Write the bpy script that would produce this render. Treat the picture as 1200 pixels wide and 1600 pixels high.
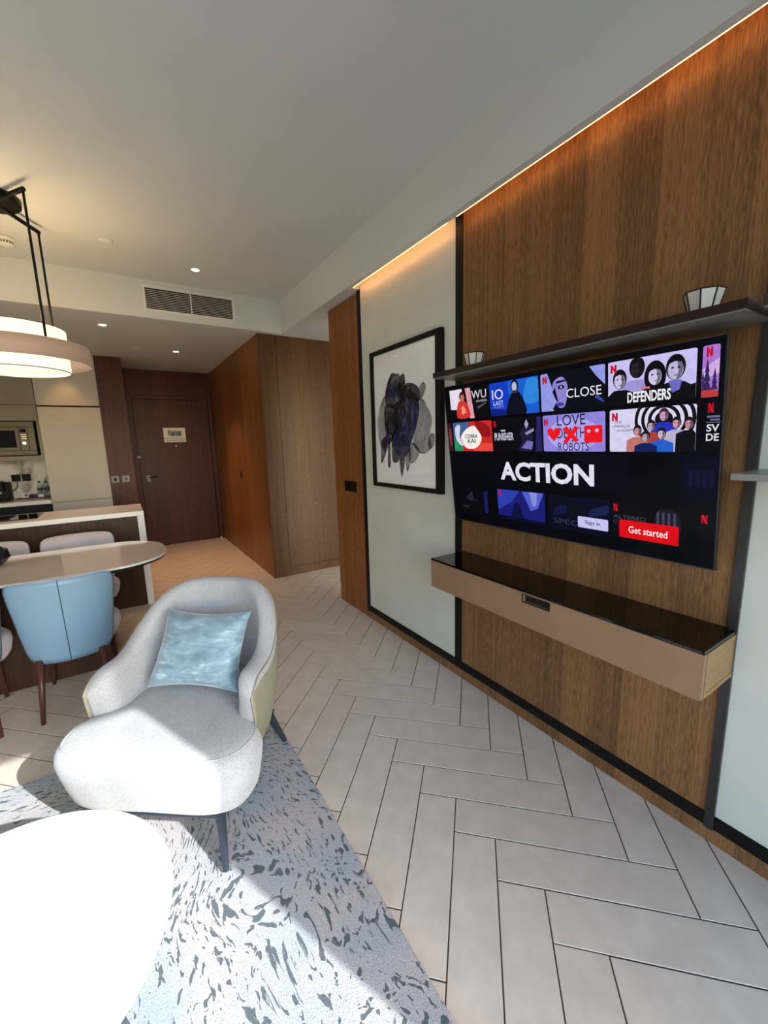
import bpy, bmesh, math, random
from mathutils import Vector, Matrix

random.seed(7)
for o in list(bpy.data.objects):
    bpy.data.objects.remove(o)
S = bpy.context.scene
C = S.collection

# ------------------------------------------------------------------ camera
F_PX = 641.04
YAW, PITCH, ROLL = math.radians(32.4998), math.radians(9.6411), math.radians(-1.6156)
CAM_H = 1.4608
fw = Vector((math.sin(YAW) * math.cos(PITCH), math.cos(YAW) * math.cos(PITCH), -math.sin(PITCH)))
rt0 = Vector((math.cos(YAW), -math.sin(YAW), 0))
up0 = rt0.cross(fw)
rt = rt0 * math.cos(ROLL) + up0 * math.sin(ROLL)
up = -rt0 * math.sin(ROLL) + up0 * math.cos(ROLL)
cam = bpy.data.cameras.new('camera')
cam.sensor_fit = 'HORIZONTAL'
cam.sensor_width = 36.0
cam.lens = F_PX / 1200.0 * 36.0
cam.clip_start = 0.02
camo = bpy.data.objects.new('camera', cam)
M = Matrix((rt, up, -fw)).transposed().to_4x4()
M.translation = Vector((0, 0, CAM_H))
camo.matrix_world = M
C.objects.link(camo)
S.camera = camo

# ------------------------------------------------------------------ sky, sun, exposure
S.view_settings.view_transform = 'Standard'
S.view_settings.look = 'None'
S.view_settings.exposure = 0.0
S.view_settings.gamma = 1.0
S.view_settings.use_curve_mapping = False
W = bpy.data.worlds.new('sky')
S.world = W
W.use_nodes = True
wn = W.node_tree.nodes
wl = W.node_tree.links
sky = wn.new('ShaderNodeTexSky')
sky.sky_type = 'NISHITA'
sky.sun_disc = False
sky.sun_elevation = math.radians(32)
sky.sun_rotation = math.radians(157)
sky.air_density = 1.0
sky.dust_density = 1.3
wn['Background'].inputs['Strength'].default_value = 1.22
wl.new(sky.outputs[0], wn['Background'].inputs['Color'])
SUN_DIR = Vector((-0.25, 0.60, -0.40)).normalized()
sun = bpy.data.lights.new('sun', 'SUN')
sun.energy = 9.5
sun.angle = math.radians(0.53)
sun.color = (1.0, 0.99, 0.97)
suno = bpy.data.objects.new('sun', sun)
suno.rotation_euler = SUN_DIR.to_track_quat('-Z', 'Y').to_euler()
suno.location = (3, -8, 7)
C.objects.link(suno)

# ------------------------------------------------------------------ materials
MATS = {}


def lin(c):
    return tuple((x / 12.92 if x <= 0.04045 else ((x + 0.055) / 1.055) ** 2.4) for x in c)


def rgb(r, g, b):
    return lin((r / 255.0, g / 255.0, b / 255.0)) + (1.0,)


def newmat(name):
    m = bpy.data.materials.new(name)
    m.use_nodes = True
    nt = m.node_tree
    b = nt.nodes['Principled BSDF']
    MATS[name] = m
    return m, nt, b


def N(nt, kind, **kw):
    n = nt.nodes.new(kind)
    for k, v in kw.items():
        if k == 'ins':
            for i, val in v.items():
                n.inputs[i].default_value = val
        else:
            setattr(n, k, v)
    return n


def ramp(nt, pts, interp='LINEAR'):
    r = nt.nodes.new('ShaderNodeValToRGB')
    r.color_ramp.interpolation = interp
    e = r.color_ramp.elements
    while len(e) > 1:
        e.remove(e[-1])
    e[0].position, e[0].color = pts[0]
    for p, c in pts[1:]:
        q = e.new(p)
        q.color = c
    return r


def plain(name, col, rough=0.5, metal=0.0, noise=0.06, nscale=14.0, bump=0.0, bscale=120.0, coat=0.0, spec=0.5):
    """principled with a little procedural colour drift and optional fine relief"""
    m, nt, b = newmat(name)
    tc = N(nt, 'ShaderNodeTexCoord')
    nz = N(nt, 'ShaderNodeTexNoise', ins={'Scale': nscale, 'Detail': 3.0})
    nt.links.new(tc.outputs['Object'], nz.inputs['Vector'])
    lo = tuple(c * (1 - noise) for c in col[:3]) + (1,)
    hi = tuple(min(1, c * (1 + noise)) for c in col[:3]) + (1,)
    r = ramp(nt, [(0.3, lo), (0.7, hi)])
    nt.links.new(nz.outputs['Fac'], r.inputs['Fac'])
    nt.links.new(r.outputs['Color'], b.inputs['Base Color'])
    b.inputs['Roughness'].default_value = rough
    b.inputs['Metallic'].default_value = metal
    b.inputs['Specular IOR Level'].default_value = spec
    if coat:
        b.inputs['Coat Weight'].default_value = coat
        b.inputs['Coat Roughness'].default_value = 0.05
    if bump:
        n2 = N(nt, 'ShaderNodeTexNoise', ins={'Scale': bscale, 'Detail': 2.0})
        nt.links.new(tc.outputs['Object'], n2.inputs['Vector'])
        bp = N(nt, 'ShaderNodeBump', ins={'Strength': bump, 'Distance': 0.002})
        nt.links.new(n2.outputs['Fac'], bp.inputs['Height'])
        nt.links.new(bp.outputs['Normal'], b.inputs['Normal'])
    return m


def veneer(name, dark, light, rough=0.42, band=0.135, contrast=0.16, horizontal=False, spec=0.22, freq=120.0):
    """vertical-grain wood veneer laid up in leaves; grain runs along z"""
    m, nt, b = newmat(name)
    L = nt.links.new
    tc = N(nt, 'ShaderNodeTexCoord')
    sp = N(nt, 'ShaderNodeSeparateXYZ')
    L(tc.outputs['Object'], sp.inputs[0])
    ac = N(nt, 'ShaderNodeMath', operation='ADD')          # across the grain
    L(sp.outputs['X'], ac.inputs[0])
    L(sp.outputs['Y'], ac.inputs[1])
    across, along = ac.outputs[0], sp.outputs['Z']
    if horizontal:
        across, along = along, across
    dv = N(nt, 'ShaderNodeMath', operation='DIVIDE')
    L(across, dv.inputs[0])
    dv.inputs[1].default_value = band
    fl = N(nt, 'ShaderNodeMath', operation='FLOOR')
    L(dv.outputs[0], fl.inputs[0])
    wnz = N(nt, 'ShaderNodeTexWhiteNoise', noise_dimensions='1D')
    L(fl.outputs[0], wnz.inputs['W'])
    cb = N(nt, 'ShaderNodeCombineXYZ')
    k1 = N(nt, 'ShaderNodeMath', operation='MULTIPLY')
    L(across, k1.inputs[0]); k1.inputs[1].default_value = freq
    k2 = N(nt, 'ShaderNodeMath', operation='MULTIPLY')
    L(along, k2.inputs[0]); k2.inputs[1].default_value = 1.1
    L(k1.outputs[0], cb.inputs['X'])
    L(k2.outputs[0], cb.inputs['Y'])
    L(wnz.outputs['Value'], cb.inputs['Z'])
    g1 = N(nt, 'ShaderNodeTexNoise', ins={'Scale': 1.0, 'Detail': 4.0, 'Roughness': 0.65, 'Distortion': 0.3})
    L(cb.outputs[0], g1.inputs['Vector'])
    cb2 = N(nt, 'ShaderNodeCombineXYZ')
    k3 = N(nt, 'ShaderNodeMath', operation='MULTIPLY')
    L(across, k3.inputs[0]); k3.inputs[1].default_value = freq * 3.5
    k4 = N(nt, 'ShaderNodeMath', operation='MULTIPLY')
    L(along, k4.inputs[0]); k4.inputs[1].default_value = 22.0
    L(k3.outputs[0], cb2.inputs['X'])
    L(k4.outputs[0], cb2.inputs['Y'])
    g2 = N(nt, 'ShaderNodeTexNoise', ins={'Scale': 1.0, 'Detail': 2.0})
    L(cb2.outputs[0], g2.inputs['Vector'])
    mx = N(nt, 'ShaderNodeMath', operation='MULTIPLY_ADD')
    L(g2.outputs['Fac'], mx.inputs[0]); mx.inputs[1].default_value = 0.75
    g0 = N(nt, 'ShaderNodeMath', operation='MULTIPLY_ADD')
    L(g1.outputs['Fac'], g0.inputs[0]); g0.inputs[1].default_value = 0.62; g0.inputs[2].default_value = 0.08
    L(g0.outputs[0], mx.inputs[2])
    m3 = N(nt, 'ShaderNodeMath', operation='MULTIPLY_ADD')
    L(wnz.outputs['Value'], m3.inputs[0]); m3.inputs[1].default_value = contrast
    L(mx.outputs[0], m3.inputs[2])
    r = ramp(nt, [(0.50, dark), (0.78, tuple((a + c) / 2 for a, c in zip(dark, light))), (1.08 / 1.1, light)])
    L(m3.outputs[0], r.inputs['Fac'])
    L(r.outputs['Color'], b.inputs['Base Color'])
    b.inputs['Roughness'].default_value = rough
    b.inputs['Specular IOR Level'].default_value = spec
    bp = N(nt, 'ShaderNodeBump', ins={'Strength': 0.12, 'Distance': 0.001})
    L(g2.outputs['Fac'], bp.inputs['Height'])
    L(bp.outputs['Normal'], b.inputs['Normal'])
    return m


def weave(name, col, col2, scale=420.0, rough=0.9, bump=0.5, sheen=0.3):
    m, nt, b = newmat(name)
    L = nt.links.new
    tc = N(nt, 'ShaderNodeTexCoord')
    nz = N(nt, 'ShaderNodeTexNoise', ins={'Scale': scale, 'Detail': 2.0})
    L(tc.outputs['Object'], nz.inputs['Vector'])
    n2 = N(nt, 'ShaderNodeTexNoise', ins={'Scale': 9.0, 'Detail': 2.0})
    L(tc.outputs['Object'], n2.inputs['Vector'])
    ad = N(nt, 'ShaderNodeMath', operation='MULTIPLY_ADD')
    L(n2.outputs['Fac'], ad.inputs[0]); ad.inputs[1].default_value = 0.25
    L(nz.outputs['Fac'], ad.inputs[2])
    r = ramp(nt, [(0.45, col2), (0.78, col)])
    L(ad.outputs[0], r.inputs['Fac'])
    L(r.outputs['Color'], b.inputs['Base Color'])
    b.inputs['Roughness'].default_value = rough
    b.inputs['Sheen Weight'].default_value = sheen
    bp = N(nt, 'ShaderNodeBump', ins={'Strength': bump, 'Distance': 0.0015})
    L(nz.outputs['Fac'], bp.inputs['Height'])
    L(bp.outputs['Normal'], b.inputs['Normal'])
    return m


def emit(name, col, strength, noise=0.0):
    m, nt, b = newmat(name)
    b.inputs['Base Color'].default_value = col
    b.inputs['Roughness'].default_value = 0.6
    b.inputs['Emission Color'].default_value = col
    b.inputs['Emission Strength'].default_value = strength
    return m


plain('ceiling_paint', rgb(210, 215, 213), 0.85, noise=0.015, nscale=3)
plain('wall_paint', rgb(214, 212, 205), 0.8, noise=0.02, nscale=3)
plain('panel_fabric', rgb(208, 210, 201), 0.36, noise=0.035, nscale=5, bump=0.05, bscale=300)
veneer('oak_veneer', rgb(66, 44, 26), rgb(150, 108, 70), 0.45)
veneer('closet_veneer', rgb(54, 35, 22), rgb(104, 72, 46), 0.36, band=0.22, contrast=0.12, freq=60.0)
veneer('jamb_veneer', rgb(72, 40, 18), rgb(162, 102, 56), 0.36, band=0.17, contrast=0.18, freq=60.0)
veneer('door_veneer', rgb(30, 9, 6), rgb(96, 43, 31), 0.4, band=0.3, contrast=0.10, freq=42.0)
veneer('dark_veneer', rgb(24, 14, 10), rgb(72, 44, 31), 0.4, band=0.12, contrast=0.12, freq=60.0)
veneer('side_veneer', rgb(120, 92, 58), rgb(172, 138, 92), 0.45, band=0.5, contrast=0.05, horizontal=True)
plain('black_metal', rgb(9, 8, 8), 0.5, noise=0.1, spec=0.25)
plain('bronze_metal', rgb(56, 54, 54), 0.4, metal=0.4, noise=0.05)
plain('black_glass', rgb(5, 4, 5), 0.03, noise=0.0, spec=0.4)
plain('tan_leather', rgb(146, 112, 84), 0.5, noise=0.07, nscale=9, bump=0.25, bscale=420)
plain('shelf_lacquer', rgb(40, 25, 22), 0.35, noise=0.06, spec=0.25)
plain('shelf_underside_lit', rgb(122, 122, 118), 0.25, noise=0.03)  # grey stands in for light reflected under the dark shelves
plain('grey_lacquer', rgb(132, 130, 128), 0.3, noise=0.03)
plain('grout', rgb(66, 56, 50), 0.9, noise=0.1, nscale=40)
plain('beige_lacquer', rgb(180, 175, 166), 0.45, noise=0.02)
plain('beige_lacquer_shaded', rgb(128, 120, 104), 0.45, noise=0.02)  # the beige lacquer darkened, shade on the wall cabinet put into its colour
plain('quartz', rgb(232, 230, 230), 0.22, noise=0.02, nscale=8)
plain('steel', rgb(92, 88, 78), 0.5, metal=0.9, noise=0.05)
plain('steel_bright', rgb(215, 212, 205), 0.35, metal=0.4, noise=0.03)
plain('white_plastic', rgb(228, 226, 222), 0.4, noise=0.01)
plain('socket_black', rgb(12, 9, 9), 0.5, noise=0.08, spec=0.15)
plain('grey_plate', rgb(104, 104, 106), 0.4, metal=0.2, noise=0.03)
plain('dark_slot', rgb(7, 6, 6), 0.8, noise=0.05)
plain('blue_leather', rgb(114, 145, 172), 0.42, noise=0.035, nscale=6, bump=0.12, bscale=500)
plain('olive_leather', rgb(146, 143, 124), 0.5, noise=0.04, nscale=8, bump=0.15, bscale=500)
weave('armchair_fabric', rgb(182, 183, 189), rgb(140, 142, 149), 360.0)
weave('chair_fabric', rgb(204, 196, 202), rgb(168, 162, 172), 420.0)
weave('lamp_fabric', rgb(206, 180, 168), rgb(182, 158, 148), 520.0, bump=0.2)
plain('chair_leg_wood', rgb(74, 42, 36), 0.32, noise=0.14, nscale=20)
plain('armchair_leg', rgb(34, 42, 52), 0.4, noise=0.06)
plain('table_white', rgb(236, 236, 236), 0.35, noise=0.01)
plain('table_leg_blue', rgb(48, 70, 90), 0.4, noise=0.06)
plain('dining_top', rgb(232, 212, 200), 0.07, noise=0.04, nscale=4, coat=0.4)
plain('edge_white', rgb(224, 222, 222), 0.3, noise=0.01)
plain('navy_glaze', rgb(14, 20, 34), 0.12, noise=0.15, nscale=8)
plain('paper_white', rgb(253, 253, 255), 0.12, noise=0.01)
plain('tray_wood', rgb(110, 74, 46), 0.5, noise=0.1)
plain('label_blue', rgb(48, 70, 140), 0.4, noise=0.1)
plain('label_dark', rgb(70, 34, 44), 0.4, noise=0.1)
plain('sign_green', rgb(120, 150, 90), 0.5, noise=0.2, nscale=60)
plain('print_dark', rgb(60, 62, 66), 0.6, noise=0.1)
plain('lantern_glass', rgb(214, 214, 210), 0.25, noise=0.04, nscale=30)
plain('curtain_linen', rgb(208, 204, 196), 0.9, noise=0.05, bump=0.2, bscale=400)
plain('bounce_slab_grey', rgb(92, 91, 88), 0.7, noise=0.05)  # grey of the added outdoor slab, darkened to dim the ceiling
emit('led_warm', (1.0, 0.43, 0.13, 1), 12.0)
emit('downlight_glow', (1.0, 0.86, 0.66, 1), 9.0)
emit('dial_glow', (1.0, 0.97, 0.9, 1), 1.5)


def make_tile_mat():
    m, nt, b = newmat('floor_tile')
    L = nt.links.new
    tc = N(nt, 'ShaderNodeTexCoord')
    oi = N(nt, 'ShaderNodeObjectInfo')
    nz = N(nt, 'ShaderNodeTexNoise', ins={'Scale': 10.0, 'Detail': 5.0, 'Roughness': 0.6})
    mp = N(nt, 'ShaderNodeVectorMath', operation='ADD')
    L(tc.outputs['Object'], mp.inputs[0])
    L(oi.outputs['Location'], mp.inputs[1])
    L(mp.outputs[0], nz.inputs['Vector'])
    ad = N(nt, 'ShaderNodeMath', operation='MULTIPLY_ADD')
    L(oi.outputs['Random'], ad.inputs[0]); ad.inputs[1].default_value = 0.16
    L(nz.outputs['Fac'], ad.inputs[2])
    r = ramp(nt, [(0.35, rgb(202, 189, 177)), (0.8, rgb(220, 207, 195))])
    L(ad.outputs[0], r.inputs['Fac'])
    L(r.outputs['Color'], b.inputs['Base Color'])
    b.inputs['Roughness'].default_value = 0.36
    bp = N(nt, 'ShaderNodeBump', ins={'Strength': 0.06, 'Distance': 0.002})
    n2 = N(nt, 'ShaderNodeTexNoise', ins={'Scale': 160.0, 'Detail': 2.0})
    L(mp.outputs[0], n2.inputs['Vector'])
    L(n2.outputs['Fac'], bp.inputs['Height'])
    L(bp.outputs['Normal'], b.inputs['Normal'])


make_tile_mat()


def make_marble():
    m, nt, b = newmat('marble')
    L = nt.links.new
    tc = N(nt, 'ShaderNodeTexCoord')
    nz = N(nt, 'ShaderNodeTexNoise', ins={'Scale': 1.5, 'Detail': 5.0, 'Roughness': 0.5, 'Distortion': 0.7})
    L(tc.outputs['Object'], nz.inputs['Vector'])
    r = ramp(nt, [(0.40, rgb(226, 220, 218)), (0.455, rgb(222, 216, 214)), (0.5, rgb(150, 140, 138)),
                  (0.56, rgb(220, 214, 212)), (0.8, rgb(230, 226, 224))])
    L(nz.outputs['Fac'], r.inputs['Fac'])
    L(r.outputs['Color'], b.inputs['Base Color'])
    b.inputs['Roughness'].default_value = 0.15


make_marble()


def make_rug():
    m, nt, b = newmat('rug_pile')
    L = nt.links.new
    tc = N(nt, 'ShaderNodeTexCoord')
    # broken brush marks that radiate from a point near the far end of the rug, wobbled by noise
    warp = N(nt, 'ShaderNodeTexNoise', ins={'Scale': 2.6, 'Detail': 1.0})
    L(tc.outputs['Object'], warp.inputs['Vector'])
    sub = N(nt, 'ShaderNodeVectorMath', operation='SUBTRACT')
    L(warp.outputs['Color'], sub.inputs[0]); sub.inputs[1].default_value = (0.5, 0.5, 0.5)
    sc = N(nt, 'ShaderNodeVectorMath', operation='SCALE'); sc.inputs['Scale'].default_value = 0.30
    L(sub.outputs[0], sc.inputs[0])
    add = N(nt, 'ShaderNodeVectorMath', operation='ADD')
    L(tc.outputs['Object'], add.inputs[0]); L(sc.outputs[0], add.inputs[1])
    ctr = N(nt, 'ShaderNodeVectorMath', operation='SUBTRACT')
    L(add.outputs[0], ctr.inputs[0]); ctr.inputs[1].default_value = (0.90, 1.42, 0.0)
    ln = N(nt, 'ShaderNodeVectorMath', operation='LENGTH')
    L(ctr.outputs[0], ln.inputs[0])
    sx = N(nt, 'ShaderNodeSeparateXYZ')
    L(ctr.outputs[0], sx.inputs[0])
    at = N(nt, 'ShaderNodeMath', operation='ARCTAN2')
    L(sx.outputs['X'], at.inputs[0]); L(sx.outputs['Y'], at.inputs[1])
    k1 = N(nt, 'ShaderNodeMath', operation='MULTIPLY'); k1.inputs[1].default_value = 25.0
    L(ln.outputs['Value'], k1.inputs[0])
    k2 = N(nt, 'ShaderNodeMath', operation='MULTIPLY'); k2.inputs[1].default_value = 50.0
    L(at.outputs[0], k2.inputs[0])
    mp = N(nt, 'ShaderNodeCombineXYZ')
    L(k1.outputs[0], mp.inputs['X']); L(k2.outputs[0], mp.inputs['Y'])
    st = N(nt, 'ShaderNodeTexNoise', ins={'Scale': 1.0, 'Detail': 2.5, 'Roughness': 0.5, 'Distortion': 0.8})
    L(mp.outputs[0], st.inputs['Vector'])
    den = N(nt, 'ShaderNodeTexNoise', ins={'Scale': 2.4, 'Detail': 1.0})
    L(tc.outputs['Object'], den.inputs['Vector'])
    md = N(nt, 'ShaderNodeMath', operation='MULTIPLY_ADD')
    L(den.outputs['Fac'], md.inputs[0]); md.inputs[1].default_value = 0.24
    L(st.outputs['Fac'], md.inputs[2])
    mask = ramp(nt, [(0.69, (0, 0, 0, 1)), (0.72, (1, 1, 1, 1))])
    L(md.outputs[0], mask.inputs['Fac'])
    # ground: heathered lilac grey with cool blue patches
    pile = N(nt, 'ShaderNodeTexNoise', ins={'Scale': 260.0, 'Detail': 3.0})
    L(tc.outputs['Object'], pile.inputs['Vector'])
    patch = N(nt, 'ShaderNodeTexNoise', ins={'Scale': 3.4, 'Detail': 3.0})
    L(tc.outputs['Object'], patch.inputs['Vector'])
    pr = ramp(nt, [(0.40, rgb(194, 187, 190)), (0.66, rgb(162, 178, 190))])
    L(patch.outputs['Fac'], pr.inputs['Fac'])
    hr = ramp(nt, [(0.32, (0.55, 0.56, 0.60, 1)), (0.62, (1, 1, 1, 1))])
    L(pile.outputs['Fac'], hr.inputs['Fac'])
    mul = N(nt, 'ShaderNodeMix', data_type='RGBA', blend_type='MULTIPLY')
    mul.inputs['Factor'].default_value = 1.0
    L(pr.outputs['Color'], mul.inputs['A']); L(hr.outputs['Color'], mul.inputs['B'])
    mix = N(nt, 'ShaderNodeMix', data_type='RGBA')
    L(mask.outputs['Color'], mix.inputs['Factor'])
    L(mul.outputs['Result'], mix.inputs['A'])
    mix.inputs['B'].default_value = rgb(78, 88, 96)
    L(mix.outputs['Result'], b.inputs['Base Color'])
    b.inputs['Roughness'].default_value = 0.95
    b.inputs['Sheen Weight'].default_value = 0.25
    hm = N(nt, 'ShaderNodeMath', operation='SUBTRACT')
    L(pile.outputs['Fac'], hm.inputs[0]); L(mask.outputs['Color'], hm.inputs[1])
    bp = N(nt, 'ShaderNodeBump', ins={'Strength': 0.6, 'Distance': 0.003})
    L(hm.outputs[0], bp.inputs['Height'])
    L(bp.outputs['Normal'], b.inputs['Normal'])


make_rug()


def make_velvet():
    m, nt, b = newmat('velvet')
    L = nt.links.new
    tc = N(nt, 'ShaderNodeTexCoord')
    mp = N(nt, 'ShaderNodeMapping')
    mp.inputs['Scale'].default_value = (13.0, 13.0, 38.0)
    L(tc.outputs['Object'], mp.inputs['Vector'])
    nz = N(nt, 'ShaderNodeTexNoise', ins={'Scale': 1.0, 'Detail': 5.0, 'Roughness': 0.65, 'Distortion': 0.6})
    L(mp.outputs[0], nz.inputs['Vector'])
    r = ramp(nt, [(0.34, rgb(104, 130, 150)), (0.60, rgb(138, 166, 184)), (0.74, rgb(206, 220, 228))])
    L(nz.outputs['Fac'], r.inputs['Fac'])
    L(r.outputs['Color'], b.inputs['Base Color'])
    b.inputs['Roughness'].default_value = 0.5
    b.inputs['Sheen Weight'].default_value = 0.8
    b.inputs['Sheen Roughness'].default_value = 0.35
    bp = N(nt, 'ShaderNodeBump', ins={'Strength': 0.45, 'Distance': 0.006})
    L(nz.outputs['Fac'], bp.inputs['Height'])
    L(bp.outputs['Normal'], b.inputs['Normal'])


make_velvet()


def make_glass(name, tint=(1, 1, 1, 1), rough=0.0):
    """thin clear pane: see-through with a fresnel sheen"""
    m, nt, b = newmat(name)
    nt.nodes.remove(b)
    out = nt.nodes['Material Output']
    tr = N(nt, 'ShaderNodeBsdfTransparent', ins={'Color': tint})
    gl = N(nt, 'ShaderNodeBsdfGlossy', ins={'Roughness': rough})
    lw = N(nt, 'ShaderNodeLayerWeight', ins={'Blend': 0.5})     # the same from both faces of the pane
    pw = N(nt, 'ShaderNodeMath', operation='POWER')
    nt.links.new(lw.outputs['Facing'], pw.inputs[0])
    pw.inputs[1].default_value = 5.0
    fr = N(nt, 'ShaderNodeMath', operation='MULTIPLY_ADD')
    nt.links.new(pw.outputs[0], fr.inputs[0])
    fr.inputs[1].default_value = 0.9
    fr.inputs[2].default_value = 0.03
    mx = N(nt, 'ShaderNodeMixShader')
    nt.links.new(fr.outputs[0], mx.inputs[0])
    nt.links.new(tr.outputs[0], mx.inputs[1])
    nt.links.new(gl.outputs[0], mx.inputs[2])
    nt.links.new(mx.outputs[0], out.inputs['Surface'])


make_glass('window_glass', (0.96, 0.98, 0.97, 1))
make_glass('bottle_plastic', (0.86, 0.9, 0.93, 1), 0.02)


def make_shade():
    m, nt, b = newmat('glowing_shade')
    L = nt.links.new
    tc = N(nt, 'ShaderNodeTexCoord')
    nz = N(nt, 'ShaderNodeTexNoise', ins={'Scale': 260.0, 'Detail': 2.0})
    L(tc.outputs['Object'], nz.inputs['Vector'])
    r = ramp(nt, [(0.3, (1.0, 0.86, 0.56, 1)), (0.7, (1.0, 0.93, 0.68, 1))])
    L(nz.outputs['Fac'], r.inputs['Fac'])
    L(r.outputs['Color'], b.inputs['Base Color'])
    L(r.outputs['Color'], b.inputs['Emission Color'])
    b.inputs['Emission Strength'].default_value = 1.15
    b.inputs['Roughness'].default_value = 0.9


make_shade()

# ------------------------------------------------------------------ mesh helpers


def smooth(me, on=True):
    me.polygons.foreach_set('use_smooth', [on] * len(me.polygons))


def obj(name, me, mat=None, parent=None):
    o = bpy.data.objects.new(name, me)
    C.objects.link(o)
    if mat:
        if not me.materials:
            me.materials.append(MATS[mat])
    if parent is not None:
        o.parent = parent
    return o


def tag(o, label, cat=None, group=None, kind=None):
    if label:
        o['label'] = label
    if cat:
        o['category'] = cat
    if group:
        o['group'] = group
    if kind:
        o['kind'] = kind
    return o


def struct(o, label=None):
    o['kind'] = 'structure'
    if label:
        o['label'] = label
    return o


def empty(name, loc=(0, 0, 0), rz=0.0):
    o = bpy.data.objects.new(name, None)
    o.empty_display_size = 0.05
    C.objects.link(o)
    o.location = loc
    o.rotation_euler = (0, 0, rz)
    return o


def bm_box(bm, x0, x1, y0, y1, z0, z1, bevel=0.0, seg=2):
    xs, ys, zs = sorted((x0, x1)), sorted((y0, y1)), sorted((z0, z1))
    vs = [bm.verts.new((x, y, z)) for x in xs for y in ys for z in zs]
    f = [(0, 1, 3, 2), (4, 6, 7, 5), (0, 4, 5, 1), (2, 3, 7, 6), (0, 2, 6, 4), (1, 5, 7, 3)]
    fs = [bm.faces.new([vs[i] for i in q]) for q in f]
    if bevel:
        es = list({e for q in fs for e in q.edges})
        bmesh.ops.bevel(bm, geom=es, offset=bevel, segments=seg, profile=0.5, affect='EDGES', clamp_overlap=True)


def fin(bm, name='mesh', sm=False):
    bmesh.ops.recalc_face_normals(bm, faces=bm.faces[:])
    me = bpy.data.meshes.new(name)
    bm.to_mesh(me)
    bm.free()
    if sm:
        smooth(me)
    return me


def box(name, x0, x1, y0, y1, z0, z1, mat, parent=None, bevel=0.0, seg=2):
    bm = bmesh.new()
    bm_box(bm, x0, x1, y0, y1, z0, z1, bevel, seg)
    return obj(name, fin(bm, name), mat, parent)


def boxes(name, lst, mat, parent=None, bevel=0.0):
    bm = bmesh.new()
    for b in lst:
        bm_box(bm, *b, bevel)
    return obj(name, fin(bm, name), mat, parent)


def surf(fn, nu, nv, cu=False, cv=False):
    """grid surface from fn(u, v), u and v in 0..1; cu / cv close the direction"""
    bm = bmesh.new()
    U = nu if cu else nu + 1
    V = nv if cv else nv + 1
    g = [[bm.verts.new(fn(i / nu, j / nv)) for j in range(V)] for i in range(U)]
    for i in range(nu):
        for j in range(nv):
            a, b = i, (i + 1) % U
            c, d = j, (j + 1) % V
            bm.faces.new((g[a][c], g[b][c], g[b][d], g[a][d]))
    return bm, g


def lathe(name, prof, mat, parent=None, seg=32, loc=(0, 0, 0), cap=True, sm=True):
    bm, g = surf(lambda u, v: (0, 0, 0), seg, len(prof) - 1, cu=True)
    for i in range(seg):
        a = 2 * math.pi * i / seg
        for j, (r, z) in enumerate(prof):
            g[i][j].co = (loc[0] + r * math.cos(a), loc[1] + r * math.sin(a), loc[2] + z)
    if cap:
        if prof[0][0] > 1e-5:
            bm.faces.new([g[i][0] for i in range(seg)])
        if prof[-1][0] > 1e-5:
            bm.faces.new([g[i][-1] for i in range(seg)])
    bmesh.ops.remove_doubles(bm, verts=bm.verts[:], dist=1e-5)
    me = fin(bm, name, sm)
    return obj(name, me, mat, parent)


def tube_bm(bm, pts, r0, r1=None, seg=10, square=False):
    """tube through pts with a radius that runs from r0 to r1"""
    if r1 is None:
        r1 = r0
    pts = [Vector(p) for p in pts]
    n = len(pts)
    rings = []
    prev = None
    for i, p in enumerate(pts):
        t = (pts[min(i + 1, n - 1)] - pts[max(i - 1, 0)]).normalized()
        if prev is None:
            a = Vector((0, 0, 1)) if abs(t.z) < 0.9 else Vector((1, 0, 0))
            x = t.cross(a).normalized()
        else:
            x = (prev - t * prev.dot(t)).normalized()
        prev = x
        y = t.cross(x)
        r = r0 + (r1 - r0) * i / max(1, n - 1)
        ring = []
        for k in range(seg):
            an = 2 * math.pi * (k + 0.5) / seg
            ring.append(bm.verts.new(p + x * (r * math.cos(an)) + y * (r * math.sin(an))))
        rings.append(ring)
    for i in range(n - 1):
        for k in range(seg):
            bm.faces.new((rings[i][k], rings[i][(k + 1) % seg], rings[i + 1][(k + 1) % seg], rings[i + 1][k]))
    bm.faces.new(rings[0])
    bm.faces.new(rings[-1])


def tube(name, pts, r0, mat, parent=None, r1=None, seg=10, sm=True):
    bm = bmesh.new()
    tube_bm(bm, pts, r0, r1, seg)
    return obj(name, fin(bm, name, sm), mat, parent)


def copy_tree(o, parent=None):
    c = o.copy()
    C.objects.link(c)
    if parent is not None:
        c.parent = parent
    for ch in list(o.children):
        copy_tree(ch, c)
    return c


# ------------------------------------------------------------------ setting: floor
WALL_X = 1.643      # face of the television wall
CEIL = 2.89
LOW = 2.58
T = 0.15            # tile width; tile length is four widths
# floor bed (joints) and herringbone tiles
floor = struct(box('floor', -3.2, 4.6, -1.2, 7.05, -0.06, -0.0015, 'grout'), 'greige porcelain floor tiles laid in herringbone with thin dark joints')
u = Vector((math.cos(-math.pi / 4), math.sin(-math.pi / 4), 0))
v = Vector((math.sin(-math.pi / 4), -math.cos(-math.pi / 4), 0))
P0 = Vector((0.69549161, 1.04552075, 0)) * CAM_H    # corner of tile zero (n = 1)
GAP = 0.0021


def tile_mesh(L, Wd):
    bm = bmesh.new()
    bm_box(bm, GAP, L - GAP, GAP, Wd - GAP, -0.008, 0.0)
    top = [e for e in bm.edges if all(abs(q.co.z) < 1e-6 for q in e.verts)]
    bmesh.ops.bevel(bm, geom=top, offset=0.0012, segments=1, affect='EDGES')
    me = fin(bm, 'tile')
    me.materials.append(MATS['floor_tile'])
    return me


tile_me = tile_mesh(4 * T, T)
rot_u = math.atan2(u.y, u.x)
cands = []
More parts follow.
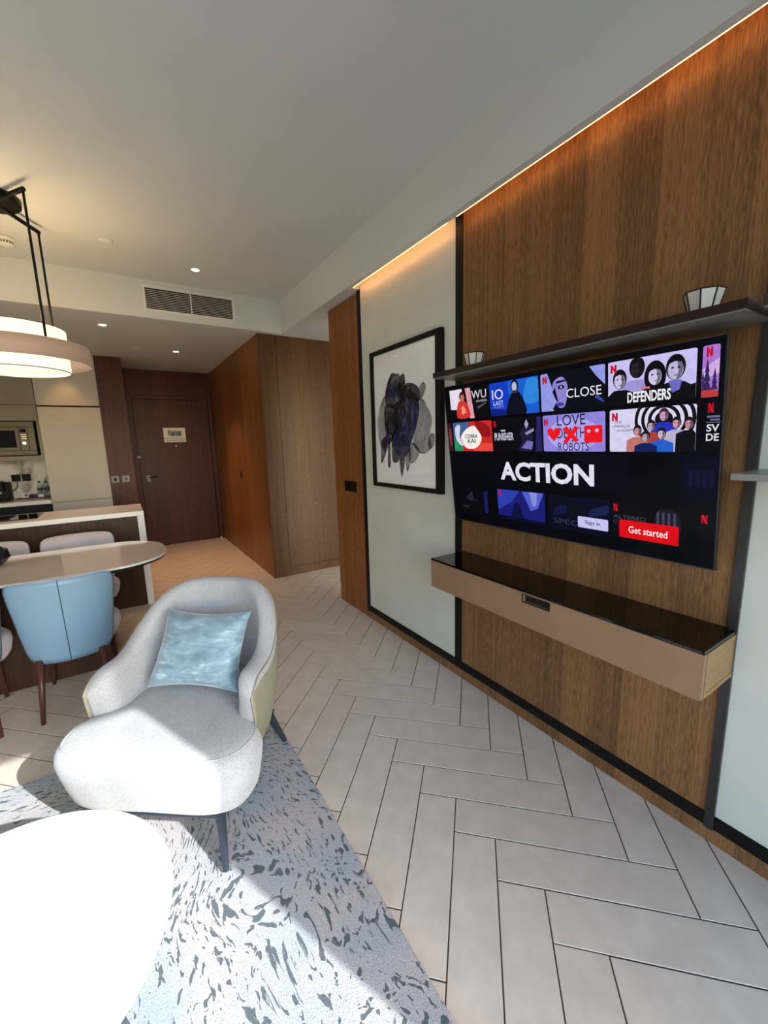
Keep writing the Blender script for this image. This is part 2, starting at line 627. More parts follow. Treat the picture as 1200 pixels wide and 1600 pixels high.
# the tile at P_n runs along u; its twin at Q_n runs along v: P_n = P0 + n(u+v)T, whole pattern repeats by (4u - 4v)T
for n in range(-60, 60):
    for k in range(-9, 10):
        base = P0 + (u + v) * (n * T) + (u - v) * (4 * T * k)
        cands.append((base, rot_u, u, v))                      # along u, width towards +v
        cands.append((base + v * T, None, v, u))               # along v, width towards +u
tiles = []
for base, r, a, w in cands:
    c = base + a * (2 * T) + w * (T / 2)
    if -3.1 < c.x < 4.5 and -1.1 < c.y < 7.2:
        tiles.append((base, r, a, w, c))


def seen(c):
    d = Vector((c.x, c.y, -CAM_H))
    z = d.dot(fw)
    if z < 0.1:
        return 9e9
    x = 600 + F_PX * d.dot(rt) / z
    y = 800 - F_PX * d.dot(up) / z
    m = max(0, -60 - x, x - 1260, y - 1680)
    wallhit = c.x > 1.80 and not (c.y > 3.2)
    return z + (1000 if m > 0 or wallhit else 0)


tiles.sort(key=lambda t: seen(t[4]))
rest = bmesh.new()
for i, (base, r, a, w, c) in enumerate(tiles):
    # local x runs along the tile, local y along its width; keep a right-handed frame
    if r is None:
        ang = math.atan2(v.y, v.x)
        org = base
        # width towards +u: rotate so that local y = u
        yv = Vector((-math.sin(ang), math.cos(ang), 0))
        if yv.dot(u) < 0:
            ang += math.pi
            org = base + v * (4 * T)
    else:
        ang = r
        org = base
        yv = Vector((-math.sin(ang), math.cos(ang), 0))
        if yv.dot(v) < 0:
            ang += math.pi
            org = base + u * (4 * T) 
    if i < 300:
        o = obj('tile', tile_me, None, floor)
        o.location = (org.x, org.y, 0)
        o.rotation_euler = (0, 0, ang)
    else:
        Mx = Matrix.Translation((org.x, org.y, 0)) @ Matrix.Rotation(ang, 4, 'Z')
        vs = [rest.verts.new(Mx @ Vector(q)) for q in
              ((GAP, GAP, 0), (4 * T - GAP, GAP, 0), (4 * T - GAP, T - GAP, 0), (GAP, T - GAP, 0))]
        rest.faces.new(vs)
ro = obj('tile_field', fin(rest, 'tile_field'), 'floor_tile', floor)
ro['kind'] = 'stuff'

# ------------------------------------------------------------------ setting: walls and ceilings
wl_ = struct(box('wall_left', -3.3, -3.2, -1.3, 7.1, 0, 3.0, 'wall_paint'))
wf = struct(box('wall_far', -3.2, 1.35, 7.0, 7.12, 0, 3.0, 'dark_veneer'), 'dark wood panelled wall around the entrance door')
ck = struct(box('ceiling', -3.3, 1.655, -1.3, 4.27, CEIL, 3.0, 'ceiling_paint'), 'white plaster ceiling of the living area')
# lowered kitchen and hall ceiling with its upright bulkhead face
cl = struct(box('ceiling', -3.3, 4.6, 4.27, 7.1, LOW, 3.0, 'ceiling_paint'), 'lowered plaster ceiling over kitchen and entrance with upright front')
# light cove beside the television wall: a lip, and the slot behind it open below
cove = struct(boxes('ceiling', [(1.545, 1.582, -1.2, 2.83, LOW, CEIL),
                                (1.582, 1.665, -1.2, 2.83, 2.72, CEIL),
                                (1.545, 4.6, 2.83, 4.27, LOW, CEIL)], 'ceiling_paint'),
              'white dropped ceiling edge hiding the light slot')
wr = struct(box('wall_right', 1.655, 1.80, -1.2, 3.38, 0, 3.0, 'wall_paint'), 'panelled television wall')
# panels of the television wall, each a piece of its own
jamb = box('veneer_panel', WALL_X, 1.655, 2.875, 3.38, 0.0, LOW - 0.008, 'jamb_veneer', wr)
jamb['label'] = 'warm brown veneer panel at the end of the wall'
box('white_panel', WALL_X + 0.002, 1.655, 1.79, 2.83, 0.112, 2.72, 'panel_fabric', wr)
box('veneer_panel', WALL_X, 1.655, 0.468, 1.735, 0.112, 2.72, 'oak_veneer', wr)
box('white_panel', WALL_X + 0.002, 1.655, -1.2, 0.441, 0.112, 2.72, 'panel_fabric', wr)
box('metal_strip', WALL_X - 0.004, 1.655, 2.83, 2.875, 0.06, 2.59, 'black_metal', wr)
box('metal_strip', WALL_X - 0.004, 1.655, 1.735, 1.79, 0.06, 2.63, 'black_metal', wr)
box('metal_strip', WALL_X - 0.012, 1.655, 0.441, 0.468, 0.06, 2.63, 'bronze_metal', wr)
bb = struct(box('baseboard_right', WALL_X, 1.655, 0.612, 2.875, 0.0, 0.06, 'oak_veneer'), 'brown veneer baseboard with black metal strip')
box('baseboard_board', WALL_X, 1.655, -1.2, 0.609, 0.0, 0.06, 'oak_veneer', bb)
box('metal_strip', WALL_X - 0.003, 1.655, -1.2, 2.86, 0.06, 0.112, 'black_metal', bb)

# cupboard block at the mouth of the hall: front and hall side clad in veneer leaves with open joints
wc = struct(box('wall_closet', 1.325, 3.2, 4.36, 7.1, 0, LOW, 'dark_slot'), 'veneer clad cupboard block beside the hall')


def panel(parent, x0, x1, y0, y1, z0, z1, mat='closet_veneer', name='veneer_panel'):
    return box(name, x0, x1, y0, y1, z0, z1, mat, parent)


panel(wc, 1.315, 1.493, 4.35, 4.362, 0.0, LOW)
panel(wc, 1.497, 2.40, 4.35, 4.362, 0.098, LOW)
panel(wc, 1.497, 2.40, 4.35, 4.362, 0.0, 0.093)
panel(wc, 2.404, 3.2, 4.35, 4.362, 0.0, LOW)
# hall side: fixed leaf, concealed door, fixed leaves
panel(wc, 1.315, 1.327, 4.3625, 4.79, 0.0, LOW, 'jamb_veneer')
panel(wc, 1.315, 1.327, 4.793, 5.55, 2.235, LOW, 'jamb_veneer')
hd = panel(wc, 1.315, 1.327, 4.793, 5.55, 0.0, 2.231, 'jamb_veneer', 'concealed_door')
panel(wc, 1.315, 1.327, 5.553, 6.28, 0.0, LOW, 'jamb_veneer')
panel(wc, 1.315, 1.327, 6.283, 7.0, 0.0, LOW, 'jamb_veneer')
boxes('door_pull', [(1.306, 1.315, 5.44, 5.48, 1.05, 1.14)], 'black_metal', hd)

# bedroom beyond the opening (only its light is seen)
struct(box('wall_bedroom', 4.5, 4.6, -1.2, 4.35, 0, 3.0, 'wall_paint'))
struct(box('ceiling', 1.80, 4.6, -1.3, 2.83, CEIL, 3.0, 'ceiling_paint'), 'white plaster ceiling of the next room')
struct(box('wall_bedroom', 3.2, 4.6, 4.35, 4.45, 0, 3.0, 'wall_paint'))

# window wall behind the camera: sill-less glazing from floor to head
HEAD = 2.533
ww = struct(boxes('wall_window', [(-3.3, 4.6, -1.3, -1.2, HEAD, 3.0), (-3.3, -1.5, -1.3, -1.2, 0, HEAD),
                                  (1.55, 1.95, -1.3, -1.2, 0, HEAD), (4.2, 4.6, -1.3, -1.2, 0, HEAD)], 'wall_paint'))


def window(name, x0, x1, n):
    fr = []
    for i in range(n + 1):
        xx = x0 + (x1 - x0) * i / n
        fr.append((xx - 0.02, xx + 0.02, -1.28, -1.22, 0, HEAD))
    fr += [(x0, x1, -1.28, -1.22, 0, 0.05), (x0, x1, -1.28, -1.22, HEAD - 0.04, HEAD)]
    w = struct(boxes(name, fr, 'bronze_metal'), 'full height glazing in dark metal frame')
    for i in range(n):
        a = x0 + (x1 - x0) * i / n + 0.02
        b = x0 + (x1 - x0) * (i + 1) / n - 0.02
        box('pane', a, b, -1.252, -1.248, 0.05, HEAD - 0.04, 'window_glass', w)


window('window_1', -1.5, 1.55, 2)
window('window_2', 1.95, 4.2, 2)
# unseen curtain added beside the glazing; its edge is shaped to bound the sun patch
edge = [(0.0, 1.215), (1.6, 1.195), (2.55, 1.152)]


def edge_x(z):
    for (z0, a), (z1, b) in zip(edge, edge[1:]):
        if z <= z1:
            return a + (b - a) * (z - z0) / (z1 - z0)
    return edge[-1][1]


bm, g = surf(lambda a, b: (edge_x(2.55 * b) + (1.60 - edge_x(2.55 * b)) * a,
                           -1.12 + 0.035 * math.sin(a * 2 * math.pi * 5), 0.02 + 2.53 * b), 60, 24)
cu = obj('curtain', fin(bm, 'curtain', True), 'curtain_linen')
cu.modifiers.new('thick', 'SOLIDIFY').thickness = 0.004
tag(cu, 'unseen linen curtain at the right end of the glazing, shaped to bound the sun patch', 'curtain')
bounce_o = struct(box('bounce_slab', -4.5, 5.5, -3.4, -1.3, -0.12, -0.02, 'bounce_slab_grey'), 'unseen grey slab added outside the glazing to bounce light indoors')  # unseen slab, added to bounce daylight in through the glazing

# ------------------------------------------------------------------ more helpers


def slab(name, fa, fb, nu, nv, mat, parent=None, sm=True):
    """closed solid between two grid surfaces fa (outside) and fb (inside)"""
    bm = bmesh.new()
    A = [[bm.verts.new(fa(i / nu, j / nv)) for j in range(nv + 1)] for i in range(nu + 1)]
    B = [[bm.verts.new(fb(i / nu, j / nv)) for j in range(nv + 1)] for i in range(nu + 1)]
    for i in range(nu):
        for j in range(nv):
            bm.faces.new((A[i][j], A[i + 1][j], A[i + 1][j + 1], A[i][j + 1]))
            bm.faces.new((B[i][j + 1], B[i + 1][j + 1], B[i + 1][j], B[i][j]))
    for i in range(nu):
        bm.faces.new((A[i][0], B[i][0], B[i + 1][0], A[i + 1][0]))
        bm.faces.new((A[i + 1][nv], B[i + 1][nv], B[i][nv], A[i][nv]))
    for j in range(nv):
        bm.faces.new((A[0][j + 1], B[0][j + 1], B[0][j], A[0][j]))
        bm.faces.new((A[nu][j], B[nu][j], B[nu][j + 1], A[nu][j + 1]))
    return obj(name, fin(bm, name, sm), mat, parent)


def stack(name, outline, levels, n, mat, parent=None, sm=True, bulge=0.0):
    """solid from a plan outline(theta) drawn at several (inset, z) levels; bulge domes the top"""
    bm = bmesh.new()
    rings = []
    for d, z in levels:
        ring = []
        for k in range(n):
            x, y = outline(2 * math.pi * k / n)
            r = math.hypot(x, y)
            s = max(0.02, 1 - d / r)
            ring.append(bm.verts.new((x * s, y * s, z)))
        rings.append(ring)
    for a, b in zip(rings, rings[1:]):
        for k in range(n):
            bm.faces.new((a[k], a[(k + 1) % n], b[(k + 1) % n], b[k]))
    bm.faces.new(list(reversed(rings[0])))
    if bulge:
        last = rings[-1]
        for f in (0.7, 0.4, 0.15):
            ring = [bm.verts.new((q.co.x * f, q.co.y * f, levels[-1][1] + bulge * (1 - f * f))) for q in rings[-1]]
            for k in range(n):
                bm.faces.new((last[k], last[(k + 1) % n], ring[(k + 1) % n], ring[k]))
            last = ring
        bm.faces.new(last)
    else:
        bm.faces.new(rings[-1])
    return obj(name, fin(bm, name, sm), mat, parent)


def super_outline(ax, ay, n=4.0, cx=0.0, cy=0.0):
    def f(t):
        c, s = math.cos(t), math.sin(t)
        return (cx + ax * math.copysign(abs(c) ** (2 / n), c), cy + ay * math.copysign(abs(s) ** (2 / n), s))
    return f


def text_mesh(txt, w, h, offset=0.0, align='L'):
    """lettering as a flat mesh fitted to w by h, lower left corner at the origin"""
    cu_ = bpy.data.curves.new('text', 'FONT')
    cu_.body = txt
    cu_.offset = offset
    cu_.resolution_u = 3
    to = bpy.data.objects.new('text', cu_)
    C.objects.link(to)
    dg = bpy.context.evaluated_depsgraph_get()
    me = bpy.data.meshes.new_from_object(to.evaluated_get(dg))
    bpy.data.objects.remove(to)
    xs = [q.co.x for q in me.vertices]
    ys = [q.co.y for q in me.vertices]
    x0, x1, y0, y1 = min(xs), max(xs), min(ys), max(ys)
    for q in me.vertices:
        q.co.x = (q.co.x - x0) / (x1 - x0) * w
        q.co.y = (q.co.y - y0) / (y1 - y0) * h
        q.co.z = 0
    me.materials.clear()
    return me


# ------------------------------------------------------------------ light strip in the cove
for a, b, lab in ((1.80, 2.82, 'warm light strip in the ceiling slot above the white panel with the picture'),
                  (-1.15, 1.725, 'warm light strip in the ceiling slot above the television panel')):
    tag(box('light_strip', 1.5825, 1.590, a, b, 2.583, 2.591, 'led_warm'), lab, 'light strip', 'light strips in the ceiling slot')

# ------------------------------------------------------------------ entrance door
d1 = struct(box('door_1', 0.255, 1.245, 6.965, 7.0, 0.006, 2.165, 'door_veneer', bevel=0.002), 'dark reddish brown entrance door')
box('frame_post', 0.165, 0.245, 6.95, 7.0, 0, 2.57, 'door_veneer', d1)
box('frame_post', 1.255, 1.305, 6.95, 7.0, 0, 2.57, 'door_veneer', d1)
box('frame_head', 0.245, 1.255, 6.955, 7.0, 2.175, 2.215, 'door_veneer', d1)
box('overdoor_panel', 0.245, 1.255, 6.975, 7.0, 2.222, 2.57, 'door_veneer', d1)


def y_lathe(name, x, y, z, prof, mat, parent=None, seg=20):
    """turned piece whose axis runs towards -y"""
    o = lathe(name, prof, mat, None, seg)
    for q in o.data.vertices:
        a, b, c = q.co
        q.co = (x + a, y - c, z + b)
    if parent is not None:
        o.parent = parent
    return o


hdl = y_lathe('handle_plate', 0.345, 6.965, 1.05, [(0.032, 0), (0.032, 0.008), (0.02, 0.012), (0.016, 0.03), (0, 0.03)], 'steel_bright', d1)
tube('lever', [(0.345, 6.93, 1.05), (0.40, 6.925, 1.05), (0.455, 6.928, 1.048)], 0.009, 'black_metal', hdl)
y_lathe('lock_cylinder', 0.345, 6.965, 1.0, [(0.026, 0), (0.026, 0.008), (0.012, 0.012), (0.012, 0.02), (0, 0.02)], 'steel_bright', d1)
y_lathe('security_latch', 0.252, 6.965, 1.345, [(0.022, 0), (0.024, 0.02), (0.018, 0.035), (0, 0.04)], 'steel_bright', d1)
y_lathe('peephole', 0.755, 6.965, 1.492, [(0.013, 0), (0.013, 0.004), (0.006, 0.006), (0, 0.006)], 'steel_bright', d1)
sg = box('evacuation_sign', 0.605, 0.90, 6.955, 6.9645, 1.55, 1.762, 'white_plastic')
tag(sg, 'pale evacuation plan plate on the entrance door', 'sign')
box('plan_drawing', 0.69, 0.845, 6.9535, 6.955, 1.64, 1.715, 'grey_plate', sg)
box('plan_drawing', 0.66, 0.705, 6.953, 6.9545, 1.655, 1.725, 'sign_green', sg)
box('plan_drawing', 0.715, 0.74, 6.953, 6.9535, 1.645, 1.69, 'print_dark', sg)
box('plan_drawing', 0.80, 0.825, 6.953, 6.9535, 1.65, 1.695, 'print_dark', sg)
box('ruled_line', 0.61, 0.895, 6.9535, 6.955, 1.603, 1.608, 'print_dark', sg)
for k in range(6):
    box('print_row', 0.63 + 0.044 * k, 0.66 + 0.044 * k, 6.9535, 6.955, 1.572, 1.582, 'grey_plate', sg)
ds = lathe('door_stop', [(0.018, 0), (0.018, 0.006), (0.011, 0.01), (0.011, 0.035), (0.016, 0.037), (0.016, 0.05), (0, 0.052)], 'steel_bright', loc=(0, 0, 0))
ds.location = (1.24, 6.80, 0)
tag(ds, 'small steel door stop on the floor by the hall cupboard', 'door stop')

# ------------------------------------------------------------------ kitchen
col = tag(box('wood_column', -0.115, 0.160, 6.18, 6.98, 0.001, 2.578, 'door_veneer'), 'reddish brown veneer column between tall cabinet and entrance door', 'column')
for k, (a, lab) in enumerate(((-0.102, 'grey switch plate on the wood column, nearer the tall cabinet'),
                              (0.012, 'grey switch plate on the wood column, nearer the door'))):
    sw = tag(box('switch_plate', a, a + 0.083, 6.170, 6.1795, 1.053, 1.136, 'grey_plate', bevel=0.002), lab, 'switch', 'switch plates on the wood column')
    box('rocker', a + 0.026, a + 0.058, 6.166, 6.170, 1.076, 1.113, 'socket_black' if k == 0 else 'bronze_metal', sw)

tall = empty('tall_cabinet', (-0.4175, 6.5, 0))
tag(tall, 'tall beige cabinet beside the microwave, lit from above', 'cabinet')
TX0, TX1 = -0.30, 0.30


def tb(name, x0, x1, y0, y1, z0, z1, mat, bevel=0.0, par=None):
    return box(name, x0, x1, y0 - 6.5, y1 - 6.5, z0, z1, mat, par or tall, bevel)


tb('carcass', TX0, TX1, 6.20, 6.80, 0.001, 2.575, 'dark_slot')
tb('door', TX0, TX1, 6.18, 6.199, 1.99, 2.575, 'beige_lacquer', 0.0015)
tb('door', TX0, TX1, 6.18, 6.199, 0.868, 1.972, 'beige_lacquer', 0.0015)
tb('door', TX0, TX1, 6.18, 6.199, 0.10, 0.863, 'beige_lacquer', 0.0015)

wk = struct(box('wall_kitchen', -3.2, -0.72, 6.80, 6.9, 0, LOW, 'marble'), 'veined marble backsplash wall')
upc = empty('wall_cabinet', (-1.3, 6.5, 1.37))
tag(upc, 'beige wall cabinet with a microwave built in', 'cabinet')


def ub(name, x0, x1, y0, y1, z0, z1, mat, bevel=0.0, par=None):
    return box(name, x0 + 1.3, x1 + 1.3, y0 - 6.5, y1 - 6.5, z0 - 1.37, z1 - 1.37, mat, par or upc, bevel)


bm = bmesh.new()
for b in ((-2.2, -0.724, 6.72, 6.80, 1.37, 2.575), (-2.2, -0.724, 6.22, 6.72, 1.99, 2.575), (-2.2, -0.724, 6.22, 6.72, 1.37, 1.42),
          (-0.75, -0.724, 6.22, 6.72, 1.42, 1.99), (-2.2, -1.36, 6.22, 6.72, 1.42, 1.99), (-1.36, -0.75, 6.22, 6.72, 1.82, 1.99)):
    bm_box(bm, b[0] + 1.3, b[1] + 1.3, b[2] - 6.5, b[3] - 6.5, b[4] - 1.37, b[5] - 1.37)
obj('carcass', fin(bm), 'beige_lacquer_shaded', upc)
ub('door', -1.40, -0.726, 6.20, 6.219, 1.992, 2.575, 'beige_lacquer_shaded', 0.0015)
ub('door', -2.2, -1.403, 6.20, 6.219, 1.992, 2.575, 'beige_lacquer_shaded', 0.0015)
ub('door', -1.40, -0.726, 6.20, 6.219, 1.815, 1.985, 'beige_lacquer_shaded', 0.0015)
mw = empty('microwave_oven', (-1.05, 6.45, 1.425))
tag(mw, 'steel built in microwave with dark window and lit dial', 'microwave')


def mb(name, x0, x1, y0, y1, z0, z1, mat, bevel=0.0, par=None):
    return box(name, x0 + 1.05, x1 + 1.05, y0 - 6.45, y1 - 6.45, z0 - 1.425, z1 - 1.425, mat, par or mw, bevel)


mb('body', -1.34, -0.77, 6.215, 6.66, 1.425, 1.80, 'dark_slot')
bm = bmesh.new()
for b in ((-1.355, -0.775, 1.745, 1.805), (-1.355, -0.775, 1.432, 1.482), (-1.355, -1.29, 1.482, 1.745), (-0.835, -0.775, 1.482, 1.745)):
    bm_box(bm, b[0] + 1.05, b[1] + 1.05, 6.192 - 6.45, 6.214 - 6.45, b[2] - 1.425, b[3] - 1.425, 0.002)
obj('trim_frame', fin(bm), 'steel', mw)
mdoor = mb('door', -1.288, -0.915, 6.196, 6.214, 1.484, 1.743, 'steel', 0.002)
mb('window', -1.25, -0.945, 6.193, 6.196, 1.518, 1.705, 'black_glass', 0, mdoor)
mp_ = mb('control_panel', -0.912, -0.838, 6.196, 6.214, 1.484, 1.743, 'steel', 0.002)
mb('display', -0.90, -0.848, 6.193, 6.196, 1.685, 1.722, 'black_glass', 0, mp_)
for k in range(3):
    mb('button', -0.898 + 0.018 * k, -0.886 + 0.018 * k, 6.193, 6.196, 1.656, 1.667, 'steel_bright', 0, mp_)
    if k < 2:
        mb('button', -0.895, -0.85, 6.193, 6.196, 1.612 + 0.022 * k, 1.622 + 0.022 * k, 'steel_bright', 0, mp_)
dl = y_lathe('dial', -0.876 + 1.05, 6.196 - 6.45, 1.565 - 1.425, [(0.016, 0), (0.016, 0.014), (0.012, 0.017), (0, 0.017)], 'dial_glow', mp_)

kb = empty('base_cabinet', (-1.6, 6.5, 0))
tag(kb, 'black base cabinet under the white kitchen counter', 'cabinet')
box('carcass', -0.9, 0.875, -0.28, 0.27, 0.001, 0.853, 'dark_slot', kb)
for k in range(3):
    box('door', -0.9 + 0.592 * k, -0.9 + 0.592 * k + 0.588, -0.30, -0.281, 0.10, 0.85, 'black_metal', kb)
ct = tag(box('counter_top', -2.5, -0.722, 6.185, 6.798, 0.855, 0.90, 'quartz', bevel=0.003), 'white stone counter along the kitchen wall', 'counter')


def socket(name, x, z, lab, plug=False):
    s = tag(box(name, x, x + 0.086, 6.79, 6.7995, z, z + 0.086, 'socket_black', bevel=0.002), lab, 'socket', 'black sockets on the backsplash')
    box('pin_slot', x + 0.038, x + 0.048, 6.7885, 6.79, z + 0.052, z + 0.066, 'dark_slot', s)
    box('pin_slot', x + 0.022, x + 0.034, 6.7885, 6.79, z + 0.028, z + 0.036, 'dark_slot', s)
    box('pin_slot', x + 0.052, x + 0.064, 6.7885, 6.79, z + 0.028, z + 0.036, 'dark_slot', s)


socket('wall_socket', -1.143, 1.105, 'black wall socket above the coffee machine cord')
socket('wall_socket', -1.042, 1.105, 'black wall socket nearer the water bottles')
cm = empty('coffee_machine', (-1.20, 6.50, 0.90))
tag(cm, 'black capsule coffee machine at the left end of the counter', 'coffee machine')
box('body', -0.075, 0.075, -0.04, 0.14, 0.0, 0.215, 'black_metal', cm, 0.012)
box('brew_head', -0.045, 0.045, -0.15, -0.02, 0.12, 0.225, 'black_metal', cm, 0.012)
box('drip_tray', -0.055, 0.055, -0.16, -0.04, 0.0, 0.03, 'black_metal', cm, 0.005)
lathe('spout', [(0.016, 0.09), (0.02, 0.12), (0.0, 0.12)], 'steel_bright', cm, 12, (0, -0.10, 0))
tube('lever', [(-0.05, -0.1, 0.225), (-0.045, -0.12, 0.24), (0.045, -0.12, 0.24), (0.05, -0.1, 0.225)], 0.006, 'steel', cm, seg=8)
cord = tube('power_cord', [(-1.10, 6.785, 1.11), (-1.09, 6.77, 1.07), (-1.10, 6.74, 1.03), (-1.12, 6.70, 1.00), (-1.135, 6.66, 1.0)], 0.005, 'socket_black', cm, seg=8)
cord.matrix_parent_inverse = Matrix.Translation((1.20, -6.50, -0.90))

tr_ = box('serving_tray', -1.08, -0.77, 6.46, 6.70, 0.9005, 0.912, 'tray_wood', bevel=0.003)
tag(tr_, 'low brown tray on the counter holding bottles and sachets', 'tray')


def bottle(x, y, lab):
    e = empty('water_bottle', (x, y, 0.9125))
    tag(e, lab, 'bottle', 'water bottles on the tray')
    lathe('body', [(0.026, 0), (0.029, 0.006), (0.029, 0.05), (0.027, 0.06), (0.029, 0.07), (0.029, 0.125), (0.022, 0.148), (0.012, 0.165), (0.012, 0.175)], 'bottle_plastic', e, 20)
    lathe('paper_label', [(0.0295, 0.072), (0.0295, 0.105)], 'label_dark', e, 20, cap=False)
    lathe('cap', [(0.014, 0.172), (0.014, 0.188), (0, 0.189)], 'socket_black', e, 16)


bottle(-0.868, 6.66, 'clear water bottle on the tray, nearer the sockets')
bottle(-0.800, 6.66, 'clear water bottle on the tray, nearer the tall cabinet')
cd = box('folded_card', -1.045, -0.965, 6.60, 6.625, 0.9125, 0.965, 'white_plastic')
tag(cd, 'small white card with a blue emblem standing on the tray', 'card')
y_lathe('emblem', -1.003, 6.60, 0.94, [(0.014, 0), (0.014, 0.001), (0, 0.001)], 'label_blue', cd, 16)
for k, (x, yy, mm, lab) in enumerate(((-0.945, 6.55, 'label_dark', 'dark sachet lying on the tray beside the card'),
                                      (-0.90, 6.57, 'label_blue', 'blue sachet leaning in the middle of the tray'),
                                      (-0.855, 6.54, 'white_plastic', 'white sachet in front of the bottles'))):
    s_ = stack('sachet', super_outline(0.028, 0.014, 6), [(0.0, 0.0), (0.0, 0.03), (0.006, 0.038)], 24, mm)
    s_.location = (x, yy, 0.9125)
    s_.rotation_euler = (0, 0, 0.3 * (k - 1))
    tag(s_, lab, 'sachet', 'sachets on the tray')

# ------------------------------------------------------------------ kitchen island
isl = empty('kitchen_island', (-1.0, 4.655, 0))
tag(isl, 'wood clad kitchen island framed by a white waterfall counter', 'island')
bm = bmesh.new()
bm_box(bm, -1.2, 1.14, -0.30, 0.30, 0.858, 0.90, 0.002)
bm_box(bm, 1.085, 1.14, -0.30, 0.30, 0.0005, 0.858, 0.002)
obj('waterfall_counter', fin(bm), 'quartz', isl)
for k in range(4):
    x1 = 1.083 - 0.57 * k
    box('front_panel', x1 - 0.567, x1, -0.285, -0.27, 0.10, 0.856, 'dark_veneer', isl)
box('body', -1.19, 1.083, -0.268, 0.28, 0.001, 0.856, 'dark_slot', isl)
box('plinth', -1.19, 1.083, -0.283, -0.27, 0.001, 0.097, 'dark_veneer', isl)
hb = tag(box('hob', -1.30, -0.64, 4.52, 4.89, 0.9002, 0.905, 'black_glass', bevel=0.001), 'black glass hob set in the island counter', 'hob')

# ------------------------------------------------------------------ wall sockets by the opening
sk = box('switch_plate', 1.634, 1.6425, 2.99, 3.19, 1.055, 1.142, 'socket_black', bevel=0.002)
tag(sk, 'double black switch plate on the brown panel by the opening', 'switch')
box('rocker', 1.631, 1.634, 3.005, 3.07, 1.07, 1.127, 'black_metal', sk)
box('rocker', 1.631, 1.634, 3.11, 3.175, 1.07, 1.127, 'black_metal', sk)

# ------------------------------------------------------------------ ceiling fittings
vt = empty('air_vent', (0.7125, 4.27, 2.74))
tag(vt, 'white slatted air grille in the bulkhead above the kitchen', 'vent')
boxes('frame', [(-0.38, 0.38, -0.010, -0.0005, 0.085, 0.105), (-0.38, 0.38, -0.010, -0.0005, -0.105, -0.085),
                (-0.38, -0.36, -0.010, -0.0005, -0.085, 0.085), (0.36, 0.38, -0.010, -0.0005, -0.085, 0.085)], 'white_plastic', vt)
box('backing', -0.36, 0.36, -0.002, -0.0005, -0.085, 0.085, 'dark_slot', vt)
bm = bmesh.new()
bm_box(bm, -0.36, 0.36, -0.0105, -0.003, -0.0014, 0.0014)
slat_me = fin(bm, 'slat')
slat_me.materials.append(MATS['white_plastic'])
for k in range(11):
    s_ = obj('slat', slat_me, None, vt)
    s_.location = (0, 0, -0.071 + 0.0142 * k)
    s_.rotation_euler = (0.25, 0, 0)
box('divider', -0.004, 0.004, -0.0115, -0.003, -0.085, 0.085, 'white_plastic', vt)


def downlight(x, y, z, lab, power, lit=True, spot=75, blend=0.6):
    e = empty('downlight', (x, y, z))
    tag(e, lab, 'downlight', 'recessed downlights')
    lathe('trim_ring', [(0.030, -0.001), (0.042, -0.001), (0.043, -0.004), (0.040, -0.007), (0.030, -0.005)], 'white_plastic', e, 28, cap=False)
    lathe('lens', [(0, -0.0035), (0.0305, -0.0035), (0.0305, -0.001), (0, -0.001)], 'downlight_glow' if lit else 'white_plastic', e, 24)
    if power:
        l = bpy.data.lights.new('downlight_lamp', 'SPOT')
        l.energy = power
        l.color = (1.0, 0.54, 0.23)
        l.spot_size = math.radians(spot)
        l.spot_blend = blend
        l.shadow_soft_size = 0.03
        lo = bpy.data.objects.new('downlight_lamp', l)
        C.objects.link(lo)
        lo.parent = e
        lo.location = (0, 0, -0.02)
    return e


downlight(0.702, 3.857, CEIL, 'lit downlight in the high ceiling before the air grille', 10)
downlight(0.018, 4.672, LOW, 'lit downlight above the island', 18)
downlight(0.713, 5.561, LOW, 'lit downlight in the hall ceiling nearer the grille', 100, spot=84, blend=1.0)
downlight(0.713, 6.62, LOW, 'faint downlight in the hall ceiling close to the door', 5, lit=False)
downlight(-0.43, 5.98, LOW, 'downlight washing the tall beige cabinet', 14, spot=70)
downlight(-1.1, 4.672, LOW, 'downlight above the far end of the island', 18)
for x, y, z, lab in ((0.098, 3.631, CEIL, 'white round cover plate in the high ceiling'), (0.293, 5.543, LOW, 'small round cover plate in the hall ceiling')):
    cpl = lathe('cover_plate', [(0.042, -0.0005), (0.042, -0.005), (0.036, -0.007), (0, -0.007)], 'white_plastic', seg=28)
    cpl.location = (x, y, z)
    tag(cpl, lab, 'cover plate')
sd = empty('smoke_detector', (-0.475, 3.915, CEIL))
tag(sd, 'white round smoke detector on the ceiling behind the pendant', 'smoke detector')
lathe('base', [(0.052, -0.0005), (0.053, -0.012), (0.048, -0.018), (0.040, -0.018), (0, -0.018)], 'white_plastic', sd, 32)
lathe('sensor_head', [(0.038, -0.018), (0.040, -0.024), (0.040, -0.040), (0.030, -0.046), (0, -0.047)], 'white_plastic', sd, 32)
for k in range(16):
    a = 2 * math.pi * k / 16
    b = box('vent_slot', -0.004, 0.004, 0.0385, 0.0408, -0.038, -0.027, 'dark_slot', sd)
    b.rotation_euler = (0, 0, a)

# ------------------------------------------------------------------ pendant lamp over the dining table
PX, PY = -0.44, 3.34
pn = empty('pendant_lamp', (PX, PY, 1.94))
tag(pn, 'glowing two tier drum pendant hanging over the dining table', 'lamp')


def ring_shade(name, r, z0, z1, th, mat, parent):
    return lathe(name, [(r, z0), (r, z1), (r - th, z1), (r - th, z0), (r, z0)], mat, parent, 72, cap=False)


